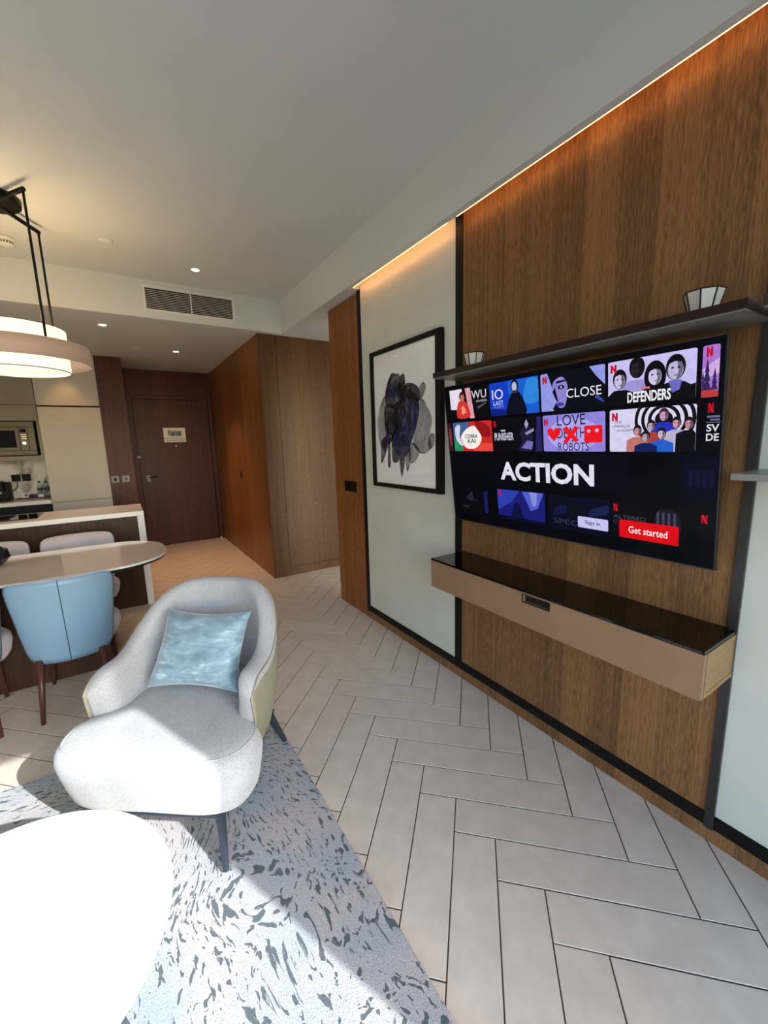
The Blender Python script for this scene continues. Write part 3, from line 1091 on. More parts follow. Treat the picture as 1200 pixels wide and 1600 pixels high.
ins = ring_shade('inner_shade', 0.255, 0.0, 0.245, 0.004, 'glowing_shade', pn)
lathe('diffuser', [(0, 0.012), (0.249, 0.012), (0.249, 0.016), (0, 0.016)], 'glowing_shade', pn, 64)
lathe('rim', [(0.2565, -0.002), (0.2565, 0.003), (0.2505, 0.003), (0.2505, -0.002), (0.2565, -0.002)], 'grey_lacquer', pn, 72, cap=False)
osh = ring_shade('outer_band', 0.365, 0.045, 0.150, 0.004, 'lamp_fabric', pn)
lathe('band_rim', [(0.3655, 0.149), (0.3655, 0.1515), (0.3605, 0.1515), (0.3605, 0.149), (0.3655, 0.149)], 'white_plastic', pn, 72, cap=False)
cano = lathe('canopy', [(0.0, 0.915), (0.13, 0.915), (0.135, 0.92), (0.135, 0.945), (0.13, 0.9495), (0, 0.9495)], 'black_metal', pn, 40)
for sx, sy in ((1, 1), (1, -1), (-1, 1), (-1, -1)):
    px_, py_ = 0.175 * sx, 0.26 * sy
    top = 0.905
    tube('arm', [(0.03 * sx, 0.04 * sy, top + 0.012), (px_ * 1.02, py_ * 1.02, top)], 0.012, 'black_metal', pn, seg=10)
    rd = tube('rod', [(px_, py_, top), (px_, py_, 0.15)], 0.0065, 'black_metal', pn, seg=10)
    tube('spoke', [(px_, py_, 0.15), (px_ * 1.155, py_ * 1.155, 0.148)], 0.004, 'black_metal', rd, seg=8)
    tube('spoke', [(px_, py_, 0.16), (px_ * 0.79, py_ * 0.79, 0.16)], 0.004, 'black_metal', rd, seg=8)
pl = bpy.data.lights.new('pendant_bulb', 'POINT')
pl.energy = 9
pl.color = (1.0, 0.70, 0.46)
pl.shadow_soft_size = 0.08
plo = bpy.data.objects.new('pendant_bulb', pl)
C.objects.link(plo)
plo.parent = pn
plo.location = (0, 0, 0.22)

# ------------------------------------------------------------------ television
H_TV = 0.7152
BLv = Vector((1.561, 1.70, 1.026))
Uv = Vector((0, -1, 0))
Vv = Vector((1.475 - 1.561, 0, 1.736 - 1.026)).normalized()
Nv = Uv.cross(Vv)
tv = empty('television')
Mt = Matrix((Uv, Vv, Nv)).transposed().to_4x4()
Mt.translation = BLv
tv.matrix_world = Mt
tag(tv, 'large wall television showing rows of film tiles, tilted forward', 'television')
W_TV = 1.205
plain('tv_back', rgb(20, 20, 22), 0.5)


def make_screen():
    m, nt, b = newmat('tv_screen')
    tc = N(nt, 'ShaderNodeTexCoord')
    nz = N(nt, 'ShaderNodeTexNoise', ins={'Scale': 3.0, 'Detail': 2.0})
    nt.links.new(tc.outputs['Object'], nz.inputs['Vector'])
    r = ramp(nt, [(0.4, (0.0004, 0.0004, 0.0012, 1)), (0.7, (0.0008, 0.0008, 0.005, 1))])
    nt.links.new(nz.outputs['Fac'], r.inputs['Fac'])
    b.inputs['Base Color'].default_value = (0.004, 0.004, 0.005, 1)
    nt.links.new(r.outputs['Color'], b.inputs['Emission Color'])
    b.inputs['Emission Strength'].default_value = 1.0
    b.inputs['Roughness'].default_value = 0.12
    b.inputs['Specular IOR Level'].default_value = 0.03


make_screen()
box('casing', 0, W_TV, 0, H_TV, -0.014, -0.003, 'tv_back', tv)
box('rear_box', 0.25, 0.95, 0.06, 0.42, -0.05, -0.014, 'tv_back', tv, 0.004)
boxes('mount_arm', [(0.38, 0.42, 0.34, 0.50, -0.115, -0.014), (0.78, 0.82, 0.34, 0.50, -0.115, -0.014)], 'black_metal', tv)
boxes('bezel', [(0, W_TV, 0, 0.004, -0.003, 0.0012), (0, W_TV, H_TV - 0.003, H_TV, -0.003, 0.0012),
                (0, 0.003, 0.004, H_TV - 0.003, -0.003, 0.0012), (W_TV - 0.003, W_TV, 0.004, H_TV - 0.003, -0.003, 0.0012)], 'bronze_metal', tv)
scr = box('screen', 0.003, W_TV - 0.003, 0.004, H_TV - 0.003, -0.003, 0.0, 'tv_screen', tv)

PIX = {}


def pix(c, k=1.0):
    """glowing screen colour"""
    key = (c, k)
    if key not in PIX:
        m, nt, b = newmat('screen_%02x%02x%02x' % c)
        col = rgb(*c)
        tc = N(nt, 'ShaderNodeTexCoord')
        nz = N(nt, 'ShaderNodeTexNoise', ins={'Scale': 38.0, 'Detail': 3.0})
        nt.links.new(tc.outputs['Object'], nz.inputs['Vector'])
        r = ramp(nt, [(0.35, tuple(x * 0.86 for x in col[:3]) + (1,)), (0.7, col)])
        nt.links.new(nz.outputs['Fac'], r.inputs['Fac'])
        nt.links.new(r.outputs['Color'], b.inputs['Emission Color'])
        b.inputs['Base Color'].default_value = (0.004, 0.004, 0.005, 1)
        b.inputs['Emission Strength'].default_value = k
        b.inputs['Roughness'].default_value = 0.12
        b.inputs['Specular IOR Level'].default_value = 0.03
        PIX[key] = m
    return PIX[key]


LAYER = [0.0004]


def smooth_loop(pts, n=5):
    out = []
    L_ = len(pts)
    for i in range(L_):
        p0, p1, p2, p3 = pts[i - 1], pts[i], pts[(i + 1) % L_], pts[(i + 2) % L_]
        for k in range(n):
            t = k / n
            out.append(tuple(0.5 * ((2 * p1[a]) + (-p0[a] + p2[a]) * t + (2 * p0[a] - 5 * p1[a] + 4 * p2[a] - p3[a]) * t * t
                                    + (-p0[a] + 3 * p1[a] - 3 * p2[a] + p3[a]) * t ** 3) for a in (0, 1)))
    return out


def poly2(me_bm, pts, z):
    vs = [me_bm.verts.new((a, b, z)) for a, b in pts]
    f = me_bm.faces.new(vs)
    f.normal_update()
    if f.normal.z < 0:
        f.normal_flip()
    return f


def rrect(w, h, r=0.006, n=4):
    pts = []
    for cx, cy, a0 in ((w - r, r, -90), (w - r, h - r, 0), (r, h - r, 90), (r, r, 180)):
        for k in range(n + 1):
            a = math.radians(a0 + 90 * k / n)
            pts.append((cx + r * math.cos(a), cy + r * math.sin(a)))
    return pts


TW, TH = 0.266, 0.147


class Tile:
    """one picture tile on the screen; art in 0..1 coordinates of the tile, clipped by hand"""

    def __init__(self, name, x, y, w=TW, h=TH, bg=(12, 12, 20), k=1.0):
        self.o = obj(name, bpy.data.meshes.new(name), None, tv)
        self.o.location = (x, y, 0.0004)
        self.w, self.h, self.k = w, h, k
        self.bm = bmesh.new()
        self.mats = []
        self.z = 0.0
        self.add(rrect(w, h), bg, raw=True)

    def mat(self, c):
        m = pix(c, self.k)
        if m not in self.mats:
            self.mats.append(m)
        return self.mats.index(m)

    def add(self, pts, c, raw=False, sm=0):
        if not raw:
            pts = [(min(max(a, 0.0), 1.0) * self.w, min(max(b, 0.0), 1.0) * self.h) for a, b in (smooth_loop(pts, sm) if sm else pts)]
        f = poly2(self.bm, pts, self.z)
        f.material_index = self.mat(c)
        self.z += 0.00003
        return self

    def ell(self, cx, cy, rx, ry, c, n=20):
        return self.add([(cx + rx * math.cos(2 * math.pi * i / n), cy + ry * math.sin(2 * math.pi * i / n)) for i in range(n)], c)

    def text(self, txt, x, y, w, h, c, off=0.0, k=None):
        me = text_mesh(txt, w * self.w, h * self.h, off)
        me.materials.append(pix(c, self.k if k is None else k))
        t = obj('title', me, None, self.o)
        t.location = (x * self.w, y * self.h, self.z + 0.0004)
        return self

    def logo(self, x=0.035, y=0.74, s=0.075):
        """red N ribbon in the corner"""
        hh = 0.19
        self.add([(x, y), (x + s * 0.33, y), (x + s * 0.33, y + hh), (x, y + hh)], (170, 10, 28))
        self.add([(x + s * 0.67, y), (x + s, y), (x + s, y + hh), (x + s * 0.67, y + hh)], (170, 10, 28))
        self.add([(x, y + hh), (x + s * 0.33, y + hh), (x + s, y), (x + s * 0.67, y)], (226, 20, 36))
        return self

    def bust(self, cx, top, s, skin, hair, cloth, long=False):
        """a plain head and shoulders"""
        r = s * self.h / self.w
        hy = top - 0.62 * s
        if long:
            self.ell(cx, hy - 0.15 * s, 0.62 * r, 0.95 * s, hair)
        self.add([(cx - 1.25 * r, 0), (cx - 1.2 * r, hy - 1.1 * s), (cx - 0.4 * r, hy - 0.75 * s), (cx + 0.4 * r, hy - 0.75 * s), (cx + 1.2 * r, hy - 1.1 * s), (cx + 1.25 * r, 0)], cloth)
        self.ell(cx, hy, 0.47 * r, 0.66 * s, hair)
        self.ell(cx, hy - 0.12 * s, 0.37 * r, 0.52 * s, skin)
        dk = tuple(int(q * 0.55) for q in skin)
        self.add([(cx + 0.08 * r, hy + 0.36 * s), (cx + 0.3 * r, hy + 0.2 * s), (cx + 0.35 * r, hy - 0.15 * s), (cx + 0.2 * r, hy - 0.56 * s), (cx + 0.04 * r, hy - 0.62 * s), (cx + 0.14 * r, hy - 0.2 * s)], dk, sm=3)
        for sg_ in (-1, 1):
            self.ell(cx + sg_ * 0.15 * r, hy - 0.02 * s, 0.075 * r, 0.045 * s, hair, 10)
        self.ell(cx + 0.02 * r, hy - 0.40 * s, 0.10 * r, 0.028 * s, tuple(int(q * 0.5) for q in skin), 10)
        self.add([(cx - 0.40 * r, hy - 0.05 * s), (cx - 0.38 * r, hy + 0.34 * s), (cx, hy + 0.56 * s), (cx + 0.38 * r, hy + 0.34 * s), (cx + 0.40 * r, hy - 0.05 * s), (cx + 0.28 * r, hy + 0.24 * s), (cx - 0.05 * r, hy + 0.30 * s), (cx - 0.30 * r, hy + 0.2 * s)], hair)
        return self

    def done(self):
        me = self.o.data
        for m in self.mats:
            me.materials.append(m)
        self.bm.to_mesh(me)
        self.bm.free()
        return self.o


PXs = [0.042, 0.312, 0.589, 0.866, 1.146]
R1, R2, R4 = 0.544, 0.381, 0.050
# first row
t = Tile('film_tile', PXs[0], R1, bg=(8, 6, 10))
t.add([(0, 0.35), (0.3, 0.3), (0.34, 1), (0, 1)], (236, 226, 240)).add([(0.42, 1), (0.55, 1), (0.62, 0), (0.5, 0)], (226, 160, 176))
t.add([(0.17, 0.05), (0.2, 0.5), (0.3, 0.62), (0.42, 0.55), (0.5, 0.3), (0.5, 0.05)], (214, 54, 50), sm=3)
t.ell(0.33, 0.75, 0.075, 0.16, (40, 20, 26)).ell(0.335, 0.70, 0.055, 0.12, (196, 110, 96))
t.add([(0.28, 0.4), (0.36, 0.45), (0.42, 0.2), (0.3, 0.15)], (250, 150, 120)).add([(0.7, 0.35), (0.95, 0.5), (0.9, 0.42), (0.72, 0.28)], (90, 80, 96))
t.text('WU', 0.58, 0.62, 0.36, 0.26, (230, 228, 238)).text('ASSASSINS', 0.68, 0.50, 0.26, 0.07, (200, 198, 208)).done()
t = Tile('film_tile', PXs[1], R1, bg=(18, 60, 196))
t.add([(0.45, 0), (1, 0), (1, 1), (0.4, 1)], (26, 96, 214)).add([(0.75, 0.3), (1, 0.35), (1, 0.9), (0.8, 0.95), (0.72, 0.6)], (48, 136, 224), sm=4)
t.add([(0, 0), (0.4, 0), (0.3, 0.18), (0, 0.22)], (12, 30, 120))
t.add([(0.36, 0), (0.4, 0.38), (0.47, 0.62), (0.56, 0.7), (0.64, 0.62), (0.72, 0.36), (0.75, 0)], (10, 12, 30), sm=3)
t.ell(0.545, 0.82, 0.075, 0.19, (16, 14, 30)).ell(0.54, 0.80, 0.05, 0.14, (190, 190, 220)).add([(0.49, 0.62), (0.6, 0.62), (0.58, 0.7), (0.5, 0.7)], (70, 50, 70))
t.text('IO', 0.06, 0.50, 0.24, 0.30, (240, 240, 250)).text('LAST', 0.08, 0.32, 0.22, 0.13, (230, 232, 246)).text('ON EARTH', 0.08, 0.24, 0.22, 0.055, (150, 170, 230)).done()
t = Tile('film_tile', PXs[2], R1, bg=(150, 158, 236))
t.add([(0.12, 1), (0.2, 0.6), (0.27, 0.45), (0.25, 0.2), (0.2, 0.05), (0.22, 0), (1, 0), (1, 0.52), (0.88, 0.75), (0.78, 1)], (8, 8, 22))
t.add([(0.2, 0.66), (0.26, 0.82), (0.38, 0.85), (0.45, 0.6), (0.42, 0.2), (0.36, 0.06), (0.27, 0.14), (0.24, 0.4)], (148, 136, 214), sm=4)
t.add([(0.24, 0.62), (0.3, 0.2), (0.25, 0.3), (0.2, 0.5)], (10, 10, 26)).ell(0.345, 0.6, 0.055, 0.055, (14, 12, 34)).ell(0.345, 0.6, 0.018, 0.03, (170, 170, 224))
t.add([(0.26, 0.70), (0.42, 0.74), (0.42, 0.78), (0.27, 0.77)], (20, 18, 44)).ell(0.32, 0.16, 0.07, 0.05, (70, 56, 160))
t.add([(0.2, 1), (0.34, 1), (0.3, 0.84)], (8, 8, 22)).add([(0.85, 0.25), (0.98, 0.1), (0.98, 0.16), (0.88, 0.32)], (60, 76, 170))
t.logo().text('CLOSE', 0.43, 0.30, 0.52, 0.23, (236, 236, 244)).done()
t = Tile('film_tile', PXs[3], R1, bg=(206, 198, 248))
t.bust(0.36, 1.02, 0.36, (40, 28, 40), (14, 10, 16), (164, 154, 220))
t.bust(0.15, 0.80, 0.34, (206, 196, 232), (16, 12, 22), (10, 8, 14))
t.bust(0.57, 0.82, 0.36, (214, 204, 240), (10, 8, 14), (10, 8, 14), long=True)
t.bust(0.79, 0.93, 0.40, (196, 186, 226), (14, 10, 20), (12, 10, 20))
t.add([(0, 0), (1, 0), (1, 0.32), (0.7, 0.18), (0.3, 0.2), (0, 0.12)], (10, 8, 14)).add([(0.72, 0.42), (0.86, 0.42), (0.84, 0.22), (0.76, 0.16)], (112, 106, 196))
t.add([(0.42, 0.3), (0.52, 0.3), (0.52, 0.355), (0.42, 0.355)], (196, 40, 56)).text('MARVEL', 0.425, 0.312, 0.09, 0.035, (240, 220, 226))
t.logo().text('DEFENDERS', 0.25, 0.03, 0.50, 0.24, (244, 242, 250), 0.03).done()
t = Tile('film_tile', PXs[4], R1, w=0.042, bg=(176, 120, 214))
t.add([(0, 0.55), (1, 0.75), (1, 0.45), (0, 0.35)], (214, 176, 236)).add([(0, 0), (1, 0), (1, 0.12), (0, 0.18)], (196, 62, 64))
for cx, hh, ww_ in ((0.3, 0.62, 0.28), (0.75, 0.42, 0.22), (0.05, 0.4, 0.2)):
    for k in range(3):
        t.add([(cx - ww_ * (1 - 0.25 * k), 0.14 + hh * 0.28 * k), (cx + ww_ * (1 - 0.25 * k), 0.14 + hh * 0.28 * k), (cx, 0.14 + hh * (0.45 + 0.28 * k))], (54, 40, 92))
t.logo(0.22, 0.78, 0.36).done()
# second row
t = Tile('film_tile', 0.004, R2, w=0.030, bg=(64, 20, 34))
t.add([(0.2, 0.3), (0.8, 0.2), (0.9, 0.7), (0.3, 0.8)], (120, 48, 62), sm=3).done()
t = Tile('film_tile', PXs[0] + 0.004, R2, bg=(206, 40, 40))
t.add([(0, 0.4), (0.3, 0.5), (0.45, 1), (0, 1)], (70, 96, 150)).add([(0, 0), (0.25, 0), (0.2, 0.35), (0, 0.45)], (38, 148, 96))
t.add([(0.6, 1), (0.9, 0.85), (0.95, 0.5), (0.7, 0.55)], (150, 18, 24), sm=3).add([(0.5, 0), (1, 0), (1, 0.25), (0.6, 0.3)], (236, 74, 62))
t.add([(0.06, 0.85), (0.2, 0.9), (0.16, 0.5), (0.26, 0.2), (0.14, 0.25), (0.05, 0.5)], (214, 218, 236), sm=3)
t.add([(0.2, 0.5), (0.35, 0.75), (0.55, 0.86), (0.66, 0.7), (0.74, 0.45), (0.66, 0.2), (0.5, 0.08), (0.32, 0.12), (0.24, 0.3)], (252, 246, 240), sm=4)
t.text('COBRA', 0.32, 0.44, 0.32, 0.14, (24, 40, 30), 0.02).text('KAI', 0.38, 0.28, 0.20, 0.14, (24, 40, 30), 0.02).done()
t = Tile('film_tile', PXs[1] + 0.006, R2, bg=(7, 6, 14))
t.add([(0.56, 0), (0.62, 0.35), (0.58, 0.55), (0.68, 0.75), (0.8, 0.7), (0.84, 0.4), (0.8, 0)], (28, 24, 58), sm=4)
t.add([(0.6, 0.1), (0.72, 0.32), (0.84, 0.28), (0.8, 0.05)], (120, 112, 190)).add([(0.68, 0.8), (0.72, 0.95), (0.76, 0.8), (0.72, 0.66)], (170, 166, 196)).add([(0.68, 0.55), (0.86, 0.68), (0.86, 0.6), (0.72, 0.48)], (150, 146, 186))
t.add([(0.88, 0.0), (1, 0), (1, 1), (0.92, 1)], (40, 34, 96)).add([(0.18, 0.62), (0.28, 0.62), (0.28, 0.67), (0.18, 0.67)], (206, 200, 214))
t.logo(0.02, 0.76, 0.06).text('PUNISHER', 0.03, 0.34, 0.42, 0.24, (206, 202, 222), 0.03).done()
t = Tile('film_tile', PXs[2] + 0.004, R2, w=0.262, bg=(148, 136, 226))
t.ell(0.5, 0.45, 0.42, 0.44, (178, 168, 244))
t.text('LOVE', 0.25, 0.70, 0.46, 0.28, (14, 12, 34)).text('DEATH', 0.25, 0.36, 0.46, 0.28, (14, 12, 34)).text('+', 0.475, 0.25, 0.055, 0.075, (14, 12, 34)).text('ROBOTS', 0.26, 0.02, 0.50, 0.22, (14, 12, 34))
heart = []
for k in range(28):
    a = 2 * math.pi * k / 28
    heart.append((0.19 + 0.0072 * 16 * math.sin(a) ** 3, 0.49 + 0.0135 * (13 * math.cos(a) - 5 * math.cos(2 * a) - 2 * math.cos(3 * a) - math.cos(4 * a))))
t.z += 0.0008
t.add(heart, (242, 22, 34))
t.add([(0.34, 0.26), (0.41, 0.22), (0.61, 0.62), (0.55, 0.68)], (242, 22, 34)).add([(0.55, 0.24), (0.61, 0.30), (0.41, 0.68), (0.34, 0.60)], (242, 22, 34))
t.add([(0.69, 0.26), (0.71, 0.23), (0.94, 0.23), (0.96, 0.26), (0.96, 0.64), (0.94, 0.67), (0.71, 0.67), (0.69, 0.64)], (242, 22, 34))
t.ell(0.76, 0.53, 0.026, 0.045, (226, 190, 236)).ell(0.88, 0.54, 0.026, 0.045, (226, 190, 236)).logo(0.02, 0.72, 0.07).done()
t = Tile('film_tile', PXs[3] + 0.005, R2, bg=(222, 216, 248))
for k, rr in enumerate((0.68, 0.6, 0.52, 0.44, 0.36, 0.28, 0.2)):
    pts = []
    for i in range(40):
        a = 2 * math.pi * i / 40
        pts.append((max(0.32, 0.66 + rr * 0.5 * math.cos(a)), 0.72 + rr * 0.9 * math.sin(a)))
    t.add(pts, (16, 14, 20) if k % 2 == 0 else (226, 222, 248))
t.bust(0.66, 0.96, 0.22, (206, 160, 190), (60, 34, 44), (36, 52, 190))
for cx, top, cloth, skin, hair in ((0.52, 0.72, (176, 62, 52), (196, 170, 190), (24, 16, 24)), (0.80, 0.76, (190, 184, 216), (214, 150, 176), (30, 18, 26)), (0.93, 0.74, (14, 12, 20), (200, 140, 160), (20, 14, 20)),
                                   (0.36, 0.62, (196, 120, 110), (214, 150, 160), (18, 12, 16)), (0.64, 0.54, (36, 96, 206), (206, 190, 214), (30, 20, 30)), (0.46, 0.48, (22, 30, 92), (196, 170, 190), (20, 14, 24))):
    t.bust(cx, top, 0.2, skin, hair, cloth)
t.logo().text('THE', 0.07, 0.68, 0.09, 0.06, (40, 36, 60)).text('UMBRELLA', 0.04, 0.58, 0.23, 0.06, (40, 36, 60)).text('ACADEMY', 0.10, 0.48, 0.22, 0.06, (40, 36, 60)).done()
t = Tile('film_tile', PXs[4] + 0.012, R2, w=0.040, bg=(6, 6, 12))
t.logo(0.18, 0.80, 0.36).add([(0.1, 0.60), (1, 0.60), (1, 0.61), (0.1, 0.61)], (150, 148, 190))
t.add([(0.15, 0.70), (0.95, 0.70), (0.95, 0.74), (0.15, 0.74)], (110, 108, 156)).add([(0.35, 0.64), (0.95, 0.64), (0.95, 0.675), (0.35, 0.675)], (110, 108, 156))
t.text('SV', 0.15, 0.42, 0.8, 0.15, (232, 230, 242), 0.02).text('DE', 0.15, 0.23, 0.8, 0.15, (232, 230, 242), 0.02).done()
# third row: dim, with the word over it
t = Tile('film_tile', 0.70, 0.222, w=0.24, bg=(5, 4, 18)).done()
t = Tile('film_tile', 1.10, 0.225, w=0.10, bg=(6, 5, 24))
for k in range(4):
    t.add([(0.2 + 0.19 * k, 0.32), (0.34 + 0.19 * k, 0.30), (0.36 + 0.19 * k, 0.66), (0.22 + 0.19 * k, 0.68)], (16, 14, 50))
t.done()
word = obj('screen_lettering', text_mesh('ACTION', 0.462, 0.087, 0.035), None, tv)
word.data.materials.append(pix((232, 230, 246)))
word.location = (0.349, 0.245, 0.0016)
# fourth row: faint
t = Tile('film_tile', 0.048, R4, w=0.205, bg=(6, 5, 12))
t.add([(0.25, 0.55), (0.4, 0.75), (0.55, 0.55), (0.75, 0.45), (0.55, 0.5), (0.45, 0.45)], (34, 34, 52)).ell(0.46, 0.7, 0.05, 0.1, (44, 42, 58))
t.add([(0.88, 0.1), (1, 0.1), (1, 0.9), (0.88, 0.8)], (28, 24, 96)).add([(0.12, 0.2), (0.34, 0.2), (0.34, 0.27), (0.12, 0.27)], (40, 40, 52)).done()
t = Tile('film_tile', PXs[1] + 0.008, R4, bg=(24, 28, 118))
t.add([(0, 0.3), (0.3, 0.6), (0.5, 1), (0, 1)], (46, 62, 176)).add([(0.55, 1), (0.72, 0.4), (0.86, 0.5), (0.98, 1)], (84, 96, 206)).add([(0.7, 1), (0.76, 0.55), (0.84, 0.62), (0.86, 1)], (140, 146, 226))
t.add([(0.3, 0), (0.36, 0.5), (0.44, 0.62), (0.52, 0.4), (0.55, 0)], (12, 14, 60), sm=3).add([(0.0, 0), (1, 0), (1, 0.1), (0, 0.14)], (8, 8, 40))
t.logo(0.03, 0.78, 0.06).done()
t = Tile('film_tile', PXs[2] + 0.014, R4, bg=(6, 8, 30))
t.add([(0.3, 0.4), (0.45, 0.85), (0.5, 0.95), (0.62, 0.6), (0.7, 0.35)], (10, 12, 22)).add([(0.7, 0.5), (0.96, 0.6), (0.98, 0.85), (0.75, 0.7)], (20, 34, 78), sm=3).add([(0.1, 0.4), (0.3, 0.5), (0.3, 0.75), (0.12, 0.6)], (16, 24, 62), sm=3)
t.text('SPEC', 0.1, 0.16, 0.42, 0.16, (56, 56, 84)).done()
t = Tile('film_tile', PXs[3] + 0.014, R4, w=0.245, bg=(6, 5, 10))
t.add([(0.58, 0.25), (0.62, 0.8), (0.7, 0.92), (0.84, 0.9), (0.92, 0.7), (0.9, 0.3)], (26, 24, 36), sm=3)
for k in range(4):
    t.add([(0.63 + 0.07 * k, 0.4), (0.66 + 0.07 * k, 0.42), (0.65 + 0.07 * k, 0.86), (0.62 + 0.07 * k, 0.82)], (70, 66, 96))
t.text('ALTERED', 0.02, 0.56, 0.46, 0.1, (72, 72, 96)).text('C', 0.02, 0.42, 0.06, 0.1, (72, 72, 96)).logo(0.02, 0.74, 0.06).done()
t = Tile('film_tile', PXs[4] + 0.010, R4, w=0.042, bg=(6, 5, 12))
t.logo(0.15, 0.70, 0.4).done()
sb = obj('screen_button', bpy.data.meshes.new('screen_button'), None, tv)
for nm, x, y, w, h, c, txt, tc_, tw, th_ in (('screen_button', 0.741, 0.073, 0.124, 0.046, (206, 202, 252), 'Sign in', (40, 36, 60), 0.062, 0.019),
                                             ('screen_button', 0.907, 0.062, 0.195, 0.068, (226, 8, 20), 'Get started', (250, 240, 244), 0.128, 0.026)):
    bm = bmesh.new()
    poly2(bm, rrect(w, h, 0.004), 0)
    me = fin(bm, nm)
    me.materials.append(pix(c))
    b_ = obj(nm, me, None, tv)
    b_.location = (x, y, 0.0022)
    tx = obj('button_lettering', text_mesh(txt, tw, th_, 0.012), None, b_)
    tx.data.materials.append(pix(tc_))
    tx.location = ((w - tw) / 2, (h - th_) / 2, 0.0004)
bpy.data.objects.remove(sb)

# ------------------------------------------------------------------ shelf above and console below the television
sh = empty('wall_shelf', (1.53, 1.08, 1.776))
tag(sh, 'long dark brown shelf above the television', 'shelf')
box('board', 1.42 - 1.53, WALL_X - 0.0125 - 1.53, 0.443 - 1.08, 1.722 - 1.08, 0.004, 0.03, 'shelf_lacquer', sh, 0.0015)
box('underside', 1.424 - 1.53, WALL_X - 0.0125 - 1.53, 0.447 - 1.08, 1.718 - 1.08, 0.0, 0.0038, 'shelf_underside_lit', sh)
sh2 = empty('wall_shelf', (1.54, -0.1, 1.776))
tag(sh2, 'grey shelf end beside the television shelf at the picture edge', 'shelf')
box('board', 1.44 - 1.54, WALL_X - 1.54, -0.5, 0.418 + 0.1, 0.004, 0.034, 'bronze_metal', sh2, 0.0015)
box('underside', 1.444 - 1.54, WALL_X - 1.54, -0.496, 0.416 + 0.1, 0.0, 0.0038, 'shelf_underside_lit', sh2)
sh3 = empty('wall_shelf', (1.54, -0.1, 1.331))
tag(sh3, 'low grey shelf fixed to the white panel right of the television', 'shelf')
box('board', 1.42 - 1.54, WALL_X - 1.54, -0.5, 0.438 + 0.1, 0.0, 0.018, 'grey_lacquer', sh3, 0.001)


def lantern(x, y, rz, lab):
    e = empty('glass_lantern', (x, y, 1.8065), rz)
    tag(e, lab, 'lantern', 'glass lanterns on the long shelf')
    n, r0, r1, hh = 8, 0.034, 0.052, 0.070
    for k in range(n):
        a0, a1 = 2 * math.pi * k / n, 2 * math.pi * (k + 1) / n
        q = [Vector((r0 * math.cos(a0), r0 * math.sin(a0), 0.003)), Vector((r0 * math.cos(a1), r0 * math.sin(a1), 0.003)),
             Vector((r1 * math.cos(a1), r1 * math.sin(a1), hh)), Vector((r1 * math.cos(a0), r1 * math.sin(a0), hh))]
        m_ = (a0 + a1) / 2
        nrm = Vector((math.cos(m_), math.sin(m_), 0)) * 0.0025
        bm_ = bmesh.new()
        A = [bm_.verts.new(p * 0.985) for p in q]
        B = [bm_.verts.new(p * 0.985 - nrm) for p in q]
        bm_.faces.new(A)
        bm_.faces.new(B[::-1])
        for i in range(4):
            bm_.faces.new((A[i], B[i], B[(i + 1) % 4], A[(i + 1) % 4]))
        obj('pane', fin(bm_), 'lantern_glass', e)
    bm_ = bmesh.new()
    for k in range(n):
        a0, a1 = 2 * math.pi * k / n, 2 * math.pi * (k + 1) / n
        p0 = (r0 * math.cos(a0), r0 * math.sin(a0), 0.003)
        p1 = (r1 * math.cos(a0), r1 * math.sin(a0), hh)
        p2 = (r1 * math.cos(a1), r1 * math.sin(a1), hh)
        p3 = (r0 * math.cos(a1), r0 * math.sin(a1), 0.003)
        tube_bm(bm_, [p0, p1], 0.0022, seg=6)
        tube_bm(bm_, [p1, p2], 0.0020, seg=6)
        tube_bm(bm_, [p0, p3], 0.0020, seg=6)
    obj('frame', fin(bm_), 'black_metal', e)
    lathe('base', [(0.034, 0.0), (0.034, 0.004), (0, 0.004)], 'black_metal', e, 8)


lantern(1.53, 0.585, 0.2, 'faceted white glass lantern on the shelf end nearer the camera')
lantern(1.53, 1.535, 0.2, 'faceted white glass lantern on the shelf end near the picture')

cs = empty('floating_console', (1.52, 1.08, 0.66))
tag(cs, 'floating tan leather console with black glass top under the television', 'console')
box('carcass', -0.105, 0.122, -0.632, 0.632, 0.0, 0.148, 'tan_leather', cs)
fr_ = bmesh.new()
# leather front with a finger slot cut at the top: y 0.98 .. 1.10 in the room
for b in ((-0.637, -0.113 + 0.0, 0.0, 0.150), (0.020, 0.637, 0.0, 0.150)):
    bm_box(fr_, -0.125, -0.106, b[0], b[1], b[2], b[3])
bm_box(fr_, -0.125, -0.106, -0.113, 0.020, 0.0, 0.108)
bm_box(fr_, -0.125, -0.106, -0.113, 0.020, 0.142, 0.150)
bmesh.ops.remove_doubles(fr_, verts=fr_.verts[:], dist=1e-5)
dr = obj('drawer_front', fin(fr_), 'tan_leather', cs)
box('finger_slot', -0.1065, -0.1055, -0.113, 0.020, 0.108, 0.142, 'dark_slot', dr)
boxes('slot_trim', [(-0.1265, -0.124, -0.113, 0.020, 0.106, 0.110), (-0.1265, -0.124, -0.113, 0.020, 0.140, 0.144),
                    (-0.1265, -0.124, -0.115, -0.111, 0.106, 0.144), (-0.1265, -0.124, 0.018, 0.022, 0.106, 0.144)], 'shelf_lacquer', dr)
box('side_panel', -0.104, 0.1225, -0.6365, -0.632, 0.004, 0.146, 'side_veneer', cs)
boxes('side_frame', [(-0.104, -0.086, -0.6385, -0.636, 0.0, 0.150), (0.108, 0.1225, -0.6385, -0.636, 0.0, 0.150),
                     (-0.086, 0.108, -0.6385, -0.636, 0.0, 0.014), (-0.086, 0.108, -0.6385, -0.636, 0.136, 0.150)], 'side_veneer', cs)
box('glass_top', -0.127, 0.1225, -0.637, 0.637, 0.152, 0.162, 'black_glass', cs, 0.0015)

